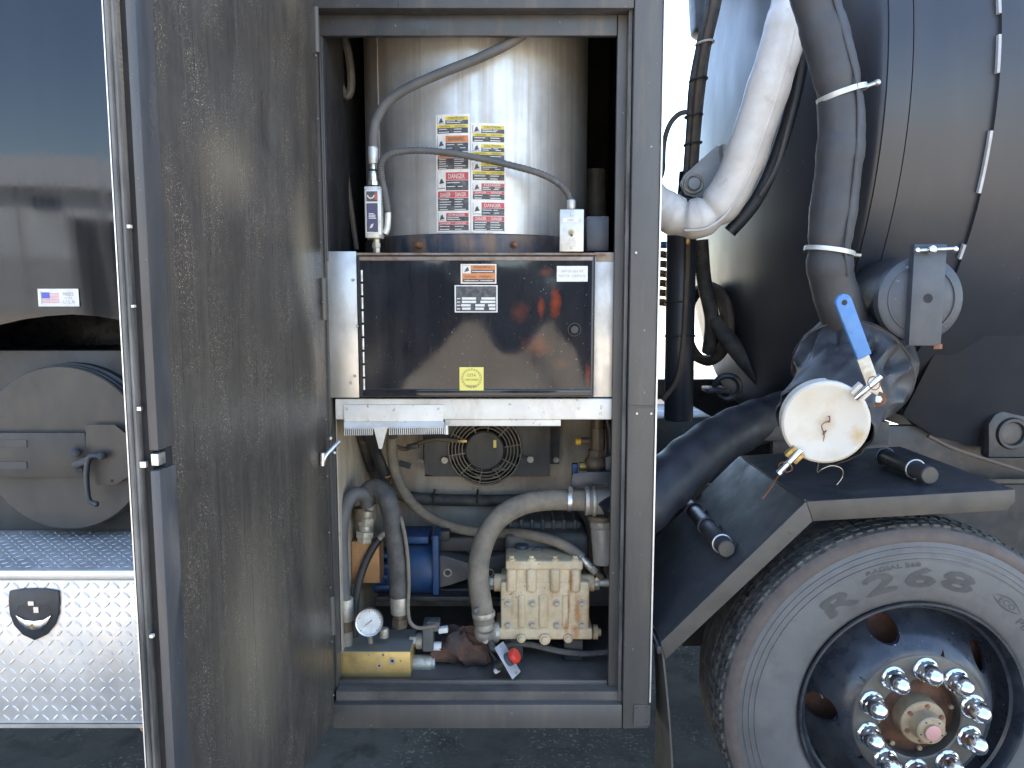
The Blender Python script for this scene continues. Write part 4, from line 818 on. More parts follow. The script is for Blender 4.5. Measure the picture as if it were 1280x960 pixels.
pb('crankcase', 631, 668, 737, 722, PY + .135, PY + .36, 'crankcase', bevel=.02); pb('crankcase_cover', 636, 652, 728, 690, PY + .20, PY + .36, 'crankcase', bevel=.015)
for k in range(7): pb('cooling_fin', 636 + k * 13.5, 650, 640 + k * 13.5, 680, PY + .19, PY + .34, 'crankcase', bevel=.003)
c = P(672, 694, PY + .10); MB().torus(c, (0, 1, 0), S(694, PY + .1, 8), .0055, 24, 8).build('lifting_eye', 'blue_grey_paint', pump)
c = P(652, 692, PY + .12); MB().cyl(c, c + Vector((0, 0, .03)), .022, n=14).build('oil_cap', 'blue_grey_paint', pump, bevel=.003)
# rust runs down the front
_o = P(680, 820, .25)
for (px, py, rx, rz, a_) in ((714, 726, .006, .035, .95), (711, 755, .0045, .06, .9), (722, 765, .009, .06, .95), (708, 782, .006, .03, .8), (719, 790, .012, .02, .8), (735, 765, .005, .05, .5), (640, 760, .004, .05, .35), (690, 740, .004, .05, .35)):
    q = P(px, py, PY - .002) - _o; stain_or_reflection('pump_tan', (q.x, q.z), rx * 1.5, rz * 1.4, (.42, .14, .03), 60, a_ * .85, 0, 0, .8)
for x in (640, 715): pb('foot', x - 10, 800, x + 14, 826, PY + .03, PY + .30, 'black_plastic')
single(MB().tube([P(612, 801, .15), P(620, 812, .14), P(640, 805, .20), P(665, 806, .20), P(700, 814, .19), P(735, 817, .19), P(775, 813, .2)], .0095, n=8).build('drain_hose', 'hose_rubber'), 'thin dark hose lying on the floor under the tan pump', 'hose')

# ================================================================== hydraulic motor and coupling
mo = thing('hydraulic_motor', 'bright blue hydraulic motor lying behind the thick hose', 'motor', P(508, 745, .42)); MY = .40
hcyl('barrel', 488, 546, 708, 33, MY, 'blue_paint', 28, mo, .006)
hcyl('end_bell', 469, 489, 712, 29, MY, 'blue_paint', 10, mo, .006)
for k in range(4): pb('rib', 470, 693 + k * 13, 491, 698 + k * 13, MY - .085, MY - .05, 'blue_paint', .002, mo)
pb('flange', 541, 670, 548, 744, MY - .10, MY + .08, 'blue_paint', .003, mo); pb('top_cover', 500, 671, 536, 680, MY - .06, MY + .06, 'blue_paint', .004, mo)
cp = thing('coupling_housing', 'dark coupling housing between blue motor and tan pump', 'coupling', P(585, 745, .42))
MB().prism([P(x, y, MY - .06) for x, y in ((549, 694), (560, 696), (586, 704), (612, 697), (632, 692), (632, 738), (612, 731), (586, 724), (562, 732), (549, 735))], (0, .10, 0)).build('side_plate', 'crankcase', cp, bevel=.004)
pb('upper_web', 549, 672, 632, 690, MY - .03, MY + .06, 'black_plastic', .006, cp); pb('lower_web', 549, 736, 632, 744, MY - .03, MY + .06, 'black_plastic', .006, cp)
for x in (559.5, 612.5):
    c = P(x, 716, MY - .062); MB().torus(c, (0, 1, 0), .0115, .0028, 20, 8).build('bolt_ring', 'zinc_dusty', cp); MB().cyl(c + Vector((0, .004, 0)), c + Vector((0, -.001, 0)), .009, n=12).build('bolt_head', 'black_plastic', cp)
pb('mount_block', 546, 664, 562, 676, MY - .04, MY, 'black_plastic', .004, cp)
pb('base_rail', 470, 746, 640, 752, MY - .08, MY + .14, 'black_plastic', .003, cp)

# ================================================================== hydraulic manifold
MNY = .10; zt_ = P(470, 815, MNY).z; xr_ = P(513, 830, MNY).x
mn = thing('hydraulic_manifold', 'gold coloured hydraulic manifold block with ports in front of the door hinge', 'manifold', P(470, 850, .15))
MB().box((P(421, 830, MNY).x, MNY, ZF - .0115), (xr_, MNY + .15, zt_)).build('block', 'gold_block', mn, bevel=.002)
MB().box((P(421, 830, MNY).x + .001, MNY + .002, zt_ + .0002), (xr_ - .001, MNY + .149, zt_ + .0016)).build('top_face', 'block_top', mn)
for px, py, r in ((490.5, 826, 7), (479, 815.5 + 0, 3), (474, 832, 5), (461, 812 + 4, 2), (501, 826, 2)):
    c = P(px, py if py > 817 else py + 3, MNY); MB().cyl(c + Vector((0, .002, 0)), c + Vector((0, -.0012, 0)), S(py, MNY, r * .62), n=16).build('port_plug', 'zinc_dusty', mn)
    MB().cyl(c + Vector((0, -.0013, 0)), c + Vector((0, -.0018, 0)), S(py, MNY, r * .3), n=6).build('hex_socket', 'dark_interior', mn)
hcyl('relief_valve', 512, 540, 829, 10.5, MNY + .07, 'zinc_dusty', 18, mn); hcyl('relief_cap', 539.5, 544, 829, 8.5, MNY + .07, 'zinc_dusty', 18, mn)
hcyl('cartridge', 512, 522, 801, 8, MNY + .09, 'zinc_dusty', 6, mn); hcyl('cartridge_ring', 521, 529, 801, 10, MNY + .09, 'zinc_dusty', 18, mn)
pb('solenoid_coil', 528, 783, 541, 815, MNY + .05, MNY + .12, 'hose_grey', .004, mn)
hcyl('coil_nut', 541, 552, 808, 6, MNY + .08, 'white_plastic', 14, mn); hcyl('override_pin', 552, 558, 810, 3.2, MNY + .08, 'red_plastic', 12, mn)
pb('coil_plug', 533, 778, 549, 790, MNY + .06, MNY + .10, 'crankcase', .003, mn)
MB().obox(P(554, 787, MNY + .07), (.014, 0, .002), (0, .01, 0), (-.001, 0, .008)).build('white_connector', 'white_plastic', mn, bevel=.002)
c = P(477, 812, MNY + .06); MB().cyl(P(480, 797, MNY + .05), P(480, 785, MNY + .05), .0135, n=16).build('test_port', 'zinc_dusty', mn, bevel=.003)
gc = P(461.5, 778, MNY - .012); gr = S(778, MNY, 17.3)
gg = bpy.data.objects.new('pressure_gauge', None); COL.objects.link(gg); gg.parent = mn; gg.location = gc - origin(mn)
gax = Vector((.10, -1, .22)).normalized()
MB().lathe(gc, gax, [(1e-4, -.028), (gr * .9, -.028), (gr * .97, -.02), (gr, .002), (gr * .96, .005), (gr * .87, .004), (gr * .86, .0)], 32).build('case', 'zinc', gg, smooth=30)
MB().lathe(gc, gax, [(1e-4, .001), (gr * .87, .001)], 32).build('dial', 'dial_face', gg)
e1, e2, e3 = basis(gax); tk = MB(); ge = Vector((1, 0, 0)); ge = (ge - gax * ge.dot(gax)).normalized(); gu = gax.cross(ge); gu = gu if gu.z > 0 else -gu
def gp(a, r): return gc + gax * .0016 + (ge * math.cos(a) + gu * math.sin(a)) * r
for k in range(21):
    a = rad(225 - 270 * k / 20); w = .0007 if k % 5 else .0011; l = .80 if k % 5 else .74; d = (ge * -math.sin(a) + gu * math.cos(a)) * w
    tk.add([gp(a, gr * l) - d, gp(a, gr * l) + d, gp(a, gr * .84) + d, gp(a, gr * .84) - d], [(0, 1, 2, 3)])
tk.build('scale_marks', 'ink_black', gg, fix=False)
a = rad(218); d = (ge * -math.sin(a) + gu * math.cos(a)) * .0012; MB().add([gp(a, gr * .7) + gax * .001, gp(a + 3.1416, gr * .25) + d + gax * .001, gp(a + 3.1416, gr * .25) - d + gax * .001], [(0, 1, 2)]).build('needle', 'ink_black', gg, fix=False)
MB().cyl(P(462, 793, MNY + .005), P(463, 803, MNY + .02), .0075, n=12).build('stem', 'zinc_dusty', gg)
# fittings and hoses on the block
def hose(name, pts, r, m, label, ferr=None, n=14):
    t = thing(name, label, 'hose', pts[0]); MB().tube(pts, r, n=n, k=8).build('tube', m, t)
    for (a, b, rr, mm, nn) in (ferr or []): MB().cyl(a, b, rr, n=nn).build('fitting' if nn == 6 else 'ferrule', mm, t, bevel=.001)
    return t
hose('return_hose', [P(431, 765, .14), P(429, 735, .14), P(427, 700, .14), P(427, 660, .145), P(432, 634, .15), P(441, 619, .16), P(451, 617, .18), P(457, 623, .20), P(459, 632, .21)], S(690, .14, 8.4), 'hose_grey', 'grey hose looping up beside the hinge from the manifold',
     [(P(432, 748, .14), P(433, 775, .14), S(760, .14, 9.5), 'zinc_dusty', 16), (P(433, 775, .14), P(433, 788, .14), S(780, .14, 9), 'bronze_dark', 6), (P(433, 788, .14), P(433, 806, .14), S(790, .14, 8), 'block_top', 12)])
hose('pressure_hose', [P(499, 745, .18), P(498, 715, .18), P(495, 680, .18), P(490, 645, .185), P(482, 620, .20), P(471, 611, .21), P(462, 613, .215), P(458, 622, .22)], S(690, .18, 12.2), 'hose_rubber', 'thick dark hose standing in front of the blue motor',
     [(P(499, 741, .18), P(500, 766, .18), S(750, .18, 11.5), 'zinc_dusty', 18), (P(500, 766, .18), P(500, 772, .18), S(770, .18, 9.5), 'bronze_dark', 6), (P(500, 772, .18), P(500, 783, .18), S(780, .18, 10.5), 'bronze_dark', 6)])
hose('pilot_hose', [P(443, 800, .20), P(443, 770, .20), P(447, 735, .21), P(456, 705, .22), P(468, 682, .23), P(479, 669, .24)], S(730, .2, 5.0), 'black_plastic', 'thin black hose bending up past the orange block',
     [(P(474, 674, .235), P(484, 664, .245), .012, 'zinc_dusty', 12)], 10)
ob = thing('orange_valve_block', 'orange-brown valve block with stacked elbow fittings behind the hoses', 'valve block', P(458, 728, .26))
pb('block', 440, 677, 474, 729, .235, .31, 'orange_block', .002, ob)
for k, (y0, y1, r, nn) in enumerate(((671, 677, 10, 6), (663, 671, 12, 6), (656, 663, 9, 16), (646, 656, 11, 6), (637, 646, 9, 16))):
    MB().cyl(P(456 + .8 * k, y1, .24), P(456.5 + .8 * k, y0, .24), S(660, .24, r), n=nn).build('fitting', 'zinc_dusty', ob, bevel=.001)
MB().cyl(P(452, 634, .24), P(453, 650, .24), S(640, .24, 9), n=16).build('elbow', 'bronze_dark', ob); MB().cyl(P(463, 628, .25), P(462, 650, .25), S(640, .24, 9), n=16).build('elbow', 'zinc_dusty', ob)
single(MB().tube([P(484, 610, .38), P(494, 630, .24), P(503, 655, .165), P(509, 690, .16), P(511, 730, .16), P(510, 760, .16), P(513, 778, .15), P(524, 785, .15), P(545, 782, .15)], .0058, n=8).build('solenoid_cable', 'hose_dusty'), 'thin tan cable running down beside the thick dark hose to the solenoid', 'cable')

# ================================================================== rag, loose stop button
ra = MB(); c = P(580, 806, .20); rnd = random.Random(3); n_, m_ = 22, 14; vs = []
for j in range(m_ + 1):
    th = math.pi * j / m_
    for i in range(n_):
        a = 2 * math.pi * i / n_; k = 1 + .22 * math.sin(3 * a + 2 * th) + .16 * math.sin(7 * a - 3 * th) + rnd.uniform(-.08, .08)
        vs.append(Vector((c.x + .085 * k * math.sin(th) * math.cos(a), c.y + .05 * k * math.sin(th) * math.sin(a), max(ZF - .011, c.z - .01 + .052 * k * math.cos(th)))))
ra.add(vs, [(j * n_ + i, j * n_ + (i + 1) % n_, (j + 1) * n_ + (i + 1) % n_, (j + 1) * n_ + i) for j in range(m_) for i in range(n_)])
single(ra.build('rag', 'rag', smooth=60), 'crumpled brown and black rag on the floor beside the pump inlet', 'rag')
es = thing('stop_button', 'loose stop button on a tilted grey plate with red mushroom head', 'stop button', P(634, 846, .10))
ec = P(634.5, 825, .085); eu = (P(646, 844, .07) - P(624, 806, .10)).normalized(); en = Vector((.88, -.34, .36)); en = (en - eu * en.dot(eu)).normalized(); ev = eu.cross(en)
MB().obox(ec, eu * .050, ev * .030, en * .0016).build('plate', 'bracket_grey', es, bevel=.0015)
MB().lathe(ec, en, [(1e-4, .001), (.020, .001), (.020, .010), (.015, .013), (.015, .018)], 20).build('collar', 'blue_grey_paint', es)
MB().lathe(ec, en, [(.014, .016), (.021, .020), (.022, .030), (.018, .036), (1e-4, .038)], 20).build('mushroom_head', 'red_plastic', es, smooth=50)
MB().cyl(ec - en * .002, ec - en * .040, .014, n=14).build('contact_block', 'black_plastic', es); MB().cyl(ec - en * .041 + eu * .01, ec - en * .055 + eu * .01, .008, n=8).build('terminal', 'white_plastic', es)
for s in (-1, 1): c = ec + eu * (.042 * s) + en * .0018; MB().cyl(c, c + en * .002, .003, n=8).build('screw', 'zinc', es)
single(MB().tube([ec - en * .05, P(622, 830, .13), P(614, 815, .15), P(609, 800, .17)], .005, n=8).build('button_cable', 'black_plastic'), 'short black cable from the loose stop button', 'cable')

# ================================================================== valve stack and strainer at the far side of the lower bay
va = thing('valve_stack', 'dark bronze valve stack with yellow and blue tipped handles under the beam', 'valve', P(750, 610, .28)); VY = .28
def vcyl(name, x, y0, y1, r, Y, m, par, n=16): return MB().cyl(P(x, y1, Y), P(x, y0, Y), S(y0, Y, r), n=n).build(name, m, par, bevel=.001)
vcyl('pipe', 747, 520, 534, 8, VY, 'bronze_dark', va); vcyl('valve_body', 747, 534, 562, 9.5, VY, 'bronze_dark', va, 8); vcyl('nut', 746, 562, 570, 11, VY, 'bronze_dark', va, 6)
MB().sphere(P(744, 580, VY), S(580, VY, 14), sc=(1, .9, 1)).build('ball_housing', 'bronze_dark', va)
hcyl('stem', 726, 738, 551, 4.5, VY, 'bronze_dark', 12, va); hcyl('yellow_tip', 719.5, 726, 552, 4.5, VY, 'yellow_plastic', 12, va)
hcyl('stem', 724, 735, 583, 6, VY, 'brass', 6, va); pb('blue_tip', 715, 580, 723, 600, VY - .01, VY + .01, 'blue_paint', .003, va)
single(MB().tube([P(758, 520, .30), P(762, 540, .30), P(763, 560, .30), P(761, 585, .30)], .012, n=10).build('side_hose', 'black_plastic'), 'short black hose beside the valve stack', 'hose')
single(MB().prism([P(x, y, .24) for x, y in ((757, 572), (771, 566), (771, 592), (757, 592))], (0, .03, 0)).build('mounting_tab', 'blue_grey_paint', bevel=.002), 'small grey mounting tab beside valve stack', 'bracket')
single(MB().prism([P(x, y, .22) for x, y in ((716, 592), (736, 590), (771, 590), (771, 607), (732, 607), (713, 612))], (0, .006, 0)).build('angle_bracket', 'blue_grey_paint', bevel=.001), 'grey sheet bracket above the hose tee', 'bracket')
te = thing('strainer_tee', 'white-grey tee with a clear strainer bowl hanging below it', 'strainer', P(748, 706, .20)); TY = .20
hcyl('hose_end', 716, 733, 626, 11.5, TY, 'hose_dusty', 18, te); hcyl('flange', 731, 736, 626, 18, TY, 'zinc_dusty', 24, te); hcyl('flange', 740, 744, 627, 19, TY, 'zinc_dusty', 24, te)
hcyl('tee_body', 736, 790, 627, 16.5, TY, 'block_top', 24, te); 
vcyl('bowl_ring', 752, 643, 649, 18, TY, 'bronze_dark', te, 24); vcyl('bowl_collar', 752, 649, 658, 15, TY, 'filter_clear', te, 24)
MB().cyl(P(753, 658, TY), P(754, 704, TY), S(658, TY, 15), S(700, TY, 12.5), n=24).build('bowl', 'filter_clear', te, bevel=.003)
single(MB().tube([P(757, 700, .30), P(752, 712, .28), P(757, 725, .26), P(750, 735, .25)], .006, n=8).build('drain_wire', 'black_plastic'), 'thin black line below the strainer bowl', 'cable')

# ================================================================== chassis below and behind
ch = thing('chassis_frame', 'black chassis frame rails under the tank', 'chassis', (1, 1.25, .7))
for y in (.86, 1.58): bx('rail', (-3.2, y, .78), (4.3, y + .07, 1.04), 'fender_paint', ch, bevel=.006)
for x in (.55, 1.9, 3.2): bx('cross_member', (x, .931, .82), (x + .10, 1.579, 1.0), 'fender_paint', ch, bevel=.004)
MB().cyl((1.14, .40, .50), (1.14, 2.10, .50), .085, n=20).build('axle', 'black_plastic', ch); MB().sphere((1.14, 1.25, .5), .24, 20, 12).build('differential', 'black_plastic', ch)
bx('tank_saddle', (1.2, .60, 1.05), (1.32, 1.9, 1.25), 'fender_paint', ch); bx('tank_saddle', (2.9, .60, 1.05), (3.02, 1.9, 1.25), 'fender_paint', ch)
bx('subframe_beam', (.95, .70, 1.02), (4.2, .73, 1.22), 'fender_paint', ch, bevel=.004)
bx('splash_liner', (.62, .62, .42), (1.95, .64, 1.02), 'black_plastic', ch)

# ================================================================== wheel
wc = P(1138, 887, 0); WA = Vector((0, -1, 0))
wh_ = thing('wheel_assembly', 'truck wheel with worn black tyre, black rim and bullet nut caps', 'wheel', wc)
ty = bpy.data.objects.new('tyre', None); COL.objects.link(ty); ty.parent = wh_
side = [(.306, -.015), (.316, .000), (.332, .011), (.36, .017), (.40, .021), (.43, .020), (.440, .0185), (.4405, .0205), (.4445, .0205), (.445, .0175), (.455, .0155), (.4555, .0175), (.4595, .017), (.460, .014), (.470, .0115), (.4705, .0135), (.4745, .0125), (.475, .0095), (.487, .005)]
sh2 = [(.487, .0049), (.494, .007), (.506, .005), (.516, -.001), (.5215, -.006)]
trd = [(.5215, -.0062), (.529, -.018), (.532, -.03), (.532, -.062), (.520, -.064), (.520, -.072), (.533, -.074), (.533, -.118), (.520, -.120), (.520, -.128), (.533, -.130), (.533, -.19), (.520, -.192), (.520, -.20), (.532, -.202), (.532, -.25), (.50, -.285), (.40, -.30), (.31, -.28)]
MB().lathe(wc, WA, side, 120).build('sidewall', 'tyre_rubber', ty, smooth=30); MB().lathe(wc, WA, sh2, 120).build('shoulder', 'tyre_shoulder', ty, smooth=40); MB().lathe(wc, WA, trd, 120).build('tread_band', 'tyre_tread', ty, smooth=30)
def tsurf(r):
    pr = [(.316, 0), (.332, .011), (.36, .017), (.40, .021), (.43, .020), (.487, .005)]
    for (a, b), (c, d) in zip(pr, pr[1:]):
        if a <= r <= c: return b + (d - b) * (r - a) / (c - a)
    return .005
e1w, e2w = Vector((1, 0, 0)), Vector((0, 0, 1))
def W_(a, r, t): return wc + (e1w * math.cos(a) + e2w * math.sin(a)) * r + WA * t
tb_ = MB(); NB = 110
for k in range(NB):
    a = 2 * math.pi * k / NB; j = random.uniform(-.004, .004); wv = 2 * math.pi / NB * .36
    for (t0, t1, r0, r1, sk) in ((-.014, -.034, .524, .5325, .2), (-.036, -.061, .530, .5345, .25), (-.075, -.094, .531, .536, -.2), (-.097, -.117, .531, .536, .2)):
        vs = []
        for r, f in ((r0 - .004, 1.0), (r1 if t0 < -.01 else r1 - .006, .86)):
            for t, s_ in ((t0, -1), (t1, 1)):
                for q in (-1, 1): vs.append(W_(a + j + q * wv * f + s_ * sk * wv, r if t is t0 or t0 < -.01 else r1, t))
        tb_.add(vs, [(0, 1, 3, 2), (4, 6, 7, 5), (0, 4, 5, 1), (1, 5, 7, 3), (3, 7, 6, 2), (2, 6, 4, 0)])
tb_.build('tread_blocks', 'tyre_tread', ty, kind='stuff', smooth=20)
def arc(a0, a1, r0, off=.0012): return lambda x, y: W_(a0 + (a1 - a0) * x, r0 + y, tsurf(r0 + y) + off)
def emb(m, s_, f, x0, y0, w, h, d=(.0, .0)):
    for ox, oy, k in ((0, 0, 0), (d[0], 0, .0002), (-d[0], 0, .0004), (0, d[1], .0006), (0, -d[1], .0008)):
        g = f(k); m.text(s_, (lambda x, y: g(x + ox, y + oy)), x0, y0, w, h)
for ch_, a0, a1 in (('R', 131, 118), ('2', 113, 101), ('6', 96.5, 85), ('8', 81.5, 69.5)):
    m_ = MB(); emb(m_, ch_, lambda k, a0=a0, a1=a1: arc(rad(a0), rad(a1), .366, .0010 + k), 0, 0, 1, .052, (.07, .003)); m_.build('raised_letter', 'tyre_ink', ty, fix=False)
m_ = MB(); emb(m_, 'RADIAL 268', lambda k: arc(rad(111), rad(91), .424, .001 + k), 0, 0, 1, .011, (.006, .0008)); m_.build('raised_small_print', 'tyre_ink', ty, fix=False)
f = arc(rad(61), rad(46), .380); m_ = MB()
for s_ in (1, -1):
    N = 14; vs = []
    for k in range(N + 1):
        u = k / N; h_ = .017 * math.sin(math.pi * u) * s_; vs += [f(u, .016 + h_), f(u, .016 + h_ * .72)]
    m_.add(vs, [(2 * k, 2 * k + 1, 2 * k + 3, 2 * k + 2) for k in range(N)])
m_.text('ECO', f, .25, .008, .5, .016); m_.build('raised_emblem', 'tyre_ink', ty, fix=False)
m_ = MB(); m_.text('PIA', arc(rad(45), rad(37), .372), 0, 0, 1, .02); m_.build('raised_letter', 'tyre_ink', ty, fix=False)
# rim: flange, dished disc with five hand holes
rm = bpy.data.objects.new('rim', None); COL.objects.link(rm); rm.parent = wh_
MB().lathe(wc, WA, [(.290, -.02), (.306, -.012), (.314, .004), (.319, .010), (.317, .016), (.311, .016), (.306, .008), (.299, -.012), (.293, -.05), (.284, -.075)], 96).build('rim_flange', 'rim_paint', rm, smooth=40)
def dh(r):   # height of the dished disc
    u = max(0, min(1, (r - .185) / (.292 - .185))); return .045 - .115 * (u * u * (3 - 2 * u))
mb = MB()
for k in range(5):
    ac = rad(109 + 72 * k); rc = .2435; n = 40; lay = []
    for l in range(6):
        w_ = l / 5; ring = []
        for i in range(n):
            q = 2 * math.pi * i / n; cx, cy = math.cos(q), math.sin(q)
            ex_, ey_ = .155 * cx, .030 * cy                      # ellipse: angle (rad), radius (m)
            tx_ = rad(36) / abs(cx) if abs(cx) > 1e-6 else 1e9; ty_ = (.0485 if cy > 0 else .0585) / abs(cy) if abs(cy) > 1e-6 else 1e9
            t = min(tx_, ty_ * 1.0) if True else 0
            # direction in a metric where the sector is a rectangle
            s1 = min(rad(36) / abs(.155 * cx) if abs(cx) > 1e-6 else 1e9, (.0485 if cy > 0 else .0585) / abs(.030 * cy) if abs(cy) > 1e-6 else 1e9)
            ring.append((ac + ex_ * (1 + (s1 - 1) * w_), rc + ey_ * (1 + (s1 - 1) * w_)))
        lay.append(ring)
    vs = [W_(a, r, dh(r)) for ring in lay for a, r in ring]
    mb.add(vs, [(l * n + i, l * n + (i + 1) % n, (l + 1) * n + (i + 1) % n, (l + 1) * n + i) for l in range(5) for i in range(n)])
    vs = []
    for a, r in lay[0]: vs += [W_(a, r, dh(r) + .0005), W_(a, r, dh(r) - .014)]
    hm = MB(); hm.add(vs, [(2 * i, 2 * i + 1, (2 * i + 3) % (2 * n), (2 * i + 2) % (2 * n)) for i in range(n)]); hm.build('hole_wall', 'rim_paint', rm)
mb.build('disc', 'rim_paint', rm, smooth=60)
MB().lathe(wc, WA, [(.186, .0445), (.183, .049), (.178, .050), (.117, .050), (.113, .047), (.113, .0)], 72).build('lug_ring', 'lug_ring', rm, smooth=30)
MB().lathe(wc, WA, [(.28, -.10), (.20, -.09), (.112, -.085)], 48).build('brake_drum', 'hub_rust', wh_)
MB().lathe(wc, WA, [(.1125, .012), (.095, .016), (.062, .02)], 48).build('hub_flange', 'hub_rust', wh_)
for k in range(8):
    a = 2 * math.pi * k / 8 + .2; c = W_(a, .103, .014); MB().cyl(c, c + WA * .01, .007, n=8).build('hub_stud', 'hub_tan', wh_)
MB().lathe(wc, WA, [(.062, .02), (.0615, .066), (.058, .070), (.042, .071), (.039, .078), (.038, .105), (.034, .109), (.022, .110), (.0215, .118)], 36).build('hub_barrel', 'hub_tan', wh_, smooth=30)
for k in range(6):
    a = 2 * math.pi * k / 6 + .4; c = W_(a, .050, .071); MB().cyl(c, c + WA * .004, .006, n=10).build('hub_screw', 'rust', wh_)
for k in range(5):
    a = 2 * math.pi * k / 5 + .9; c = W_(a, .030, .109); MB().cyl(c, c + WA * .0015, .0022, n=8).build('cap_hole', 'dark_interior', wh_)
MB().lathe(wc, WA, [(1e-4, .119), (.018, .119), (.0215, .1175)], 24).build('hub_cap', 'hub_pink', wh_)
NUT = MB().lathe((0, 0, 0), (0, -1, 0), [(.033, 0), (.034, .005), (.0315, .009), (.028, .011)], 28).cyl((0, -.010, 0), (0, -.024, 0), .0305, .029, n=6).lathe((0, 0, 0), (0, -1, 0), [(.0262, .022), (.0262, .032), (.0255, .040), (.0235, .049), (.0195, .057), (.0135, .064), (.006, .068), (1e-4, .069)], 28).mesh('nut_cap', 'chrome', smooth=40)
for k in range(10):
    a = rad(88 + 36 * k); inst('nut_cap', NUT, wh_, W_(a, .1455, .050), (0, k * .7, 0))
v0 = W_(rad(176), .236, -.03); MB().cyl(v0, W_(rad(171), .240, -.055), .004, n=8).build('valve_stem', 'zinc', wh_)

# ================================================================== fender over the wheel
FY0 = -.03; K = P(1007.5, 627, FY0); Lp = P(826, 803, FY0); Q = P(1269, 612, FY0); FYB = .57
fe = thing('fender', 'angular black steel fender with pale dusty lip over the wheel', 'fender', (K.x, .27, Lp.z))
def slab(name, a, b, y0, y1, th, m):
    d = (b - a).normalized(); nn = Vector((-d.z, 0, d.x)); return MB().add([Vector((p.x, y, p.z)) + nn * t for t in (0, -th) for p in (a, b) for y in (y0, y1)], [(0, 1, 3, 2), (4, 6, 7, 5), (0, 2, 6, 4), (1, 5, 7, 3), (0, 4, 5, 1), (2, 3, 7, 6)]).build(name, m, fe)
slab('slanted_plate', Lp, K, FY0 + .005, FYB, .004, 'fender_paint'); slab('top_plate', K + Vector((.0005, 0, 0)), Q, FY0 + .005, FYB, .004, 'fender_paint')
K2, L2, Q2, Q3 = P(1016, 651.5, FY0), P(832, 824.5, FY0), P(1259, 638, FY0), P(1269, 627, FY0)
MB().prism([Lp, K, K2, L2], (0, .0045, 0)).build('slanted_lip', 'lip_paint', fe, bevel=.0012); MB().prism([K + Vector((.0012, 0, 0)), Q, Q3, Q2, K2 + Vector((.0012, 0, 0))], (0, .0045, 0)).build('top_lip', 'lip_paint', fe, bevel=.0012)
d_ = Vector((0, 1, 0)); MB().tube([K + Vector((0, .006 + .02 * i, .0015 + .0006 * (i % 2))) for i in range(28)], .0035, n=6, k=0).build('weld_bead', 'fender_paint', fe)
# front drop panel below the cabinet edge
fl_ = thing('splash_flap', 'narrow dark splash flap hanging between cabinet and tyre', 'mud flap', P(828, 900, .0))
a0, a1 = P(817, 792, .10), P(826, 803, -.02); b0 = Vector((P(817, 990, .10).x, .10, P(826, 1000, .0).z)); b1 = Vector((P(842, 1000, -.06).x, -.06, b0.z))
vs = []
for k in range(9):
    t = k / 8; p, q = a0.lerp(b0, t), a1.lerp(b1, t); w = .006 * math.sin(t * 3.1)
    vs += [p + Vector((w, 0, 0)), q + Vector((w, 0, 0)), p + Vector((w + .005, 0, 0)), q + Vector((w + .005, 0, 0))]
MB().add(vs, [(4 * k + i, 4 * k + j, 4 * k + 4 + j, 4 * k + 4 + i) for k in range(8) for i, j in ((0, 1), (1, 3), (3, 2), (2, 0))] + [(0, 1, 3, 2), (32, 34, 35, 33)]).build('sheet', 'lip_paint', fl_)
MB().box((a0.x - .012, -.02, a0.z - .004), (a1.x + .016, .10, a0.z + .018)).build('hanger', 'fender_paint', fl_, bevel=.002)

# clamped storage tubes on the fender
def on_plate(a, b, px, py, off):
    d = (b - a).normalized(); nn = Vector((-d.z, 0, d.x)); best = None
    for k in range(-60, 640):
        p = P(px, py, k * .001); e = abs((p - a).dot(nn) - off)
        if best is None or e < best[0]: best = (e, p)
    return best[1]
def proj_x(p):
    r = p - Vector((0, -CAMD, CAMH)); return 640 + FPX * r.x / (r.y * CP - r.z * SP)
def clamp_tube(a, b, px, py, bxp, r, rings, label):
    p = on_plate(a, b, px, py, r + .006); y = p.y
    while y < FYB and proj_x(Vector((p.x, y, p.z))) > bxp: y += .005
    t = thing('rod_holder', label, 'storage tube', p, 'storage tubes on the fender')
    e = Vector((p.x, y, p.z)); MB().cyl(p, e, r, n=24).build('tube', 'fender_paint', t, bevel=.002); MB().cyl(p + Vector((0, -.001, 0)), p + Vector((0, -.0035, 0)), r * .93, n=24).build('end_cap', 'lip_paint', t)
    d = (b - a).normalized(); nn = Vector((-d.z, 0, d.x))
    for f_ in rings:
        c = p.lerp(e, f_); MB().torus(c, (0, 1, 0), r + .003, .003, 28, 8).build('clamp_ring', 'zinc' if f_ < .3 else 'blue_grey_paint', t)
        MB().obox(c - nn * (r + .002) + d * (r * .9), d * .012, nn * .003, Vector((0, .008, 0))).build('clamp_foot', 'fender_paint', t)
clamp_tube(Lp, K, 908, 686, 862, .0235, (.10, .48, .86), 'black clamped storage tube on the sloping fender plate')
clamp_tube(K, Q, 1162, 594, 1104, .0245, (.28, .95), 'black clamped storage tube on the flat fender plate')

# ================================================================== covered discharge valve with white cap
A = P(1072, 452, .22); B = P(1031, 527, -.10); ax = (B - A).normalized(); Lx = (B - A).length
dv = thing('discharge_valve', 'discharge valve in a black canvas cover with blue handle', 'valve', P(1060, 560, .1))
ev1 = Vector((1, 0, 0)); ev1 = (ev1 - ax * ev1.dot(ax)).normalized(); ev2 = ax.cross(ev1); ev2 = ev2 if ev2.z > 0 else -ev2
prf = [(.04, -.03), (.13, -.028), (.156, -.016), (.162, .01), (.164, .06), (.163, .098), (.158, .106), (.150, .125), (.140, .155), (.131, .185), (.124, .21), (.1205, .235), (.120, Lx - .03), (.122, Lx - .004), (.1215, Lx + .006), (.117, Lx + .008), (.112, Lx - .004)]
fine = []
for (r0, t0), (r1, t1) in zip(prf, prf[1:]):
    for k in range(5): fine.append((r0 + (r1 - r0) * k / 5, t0 + (t1 - t0) * k / 5))
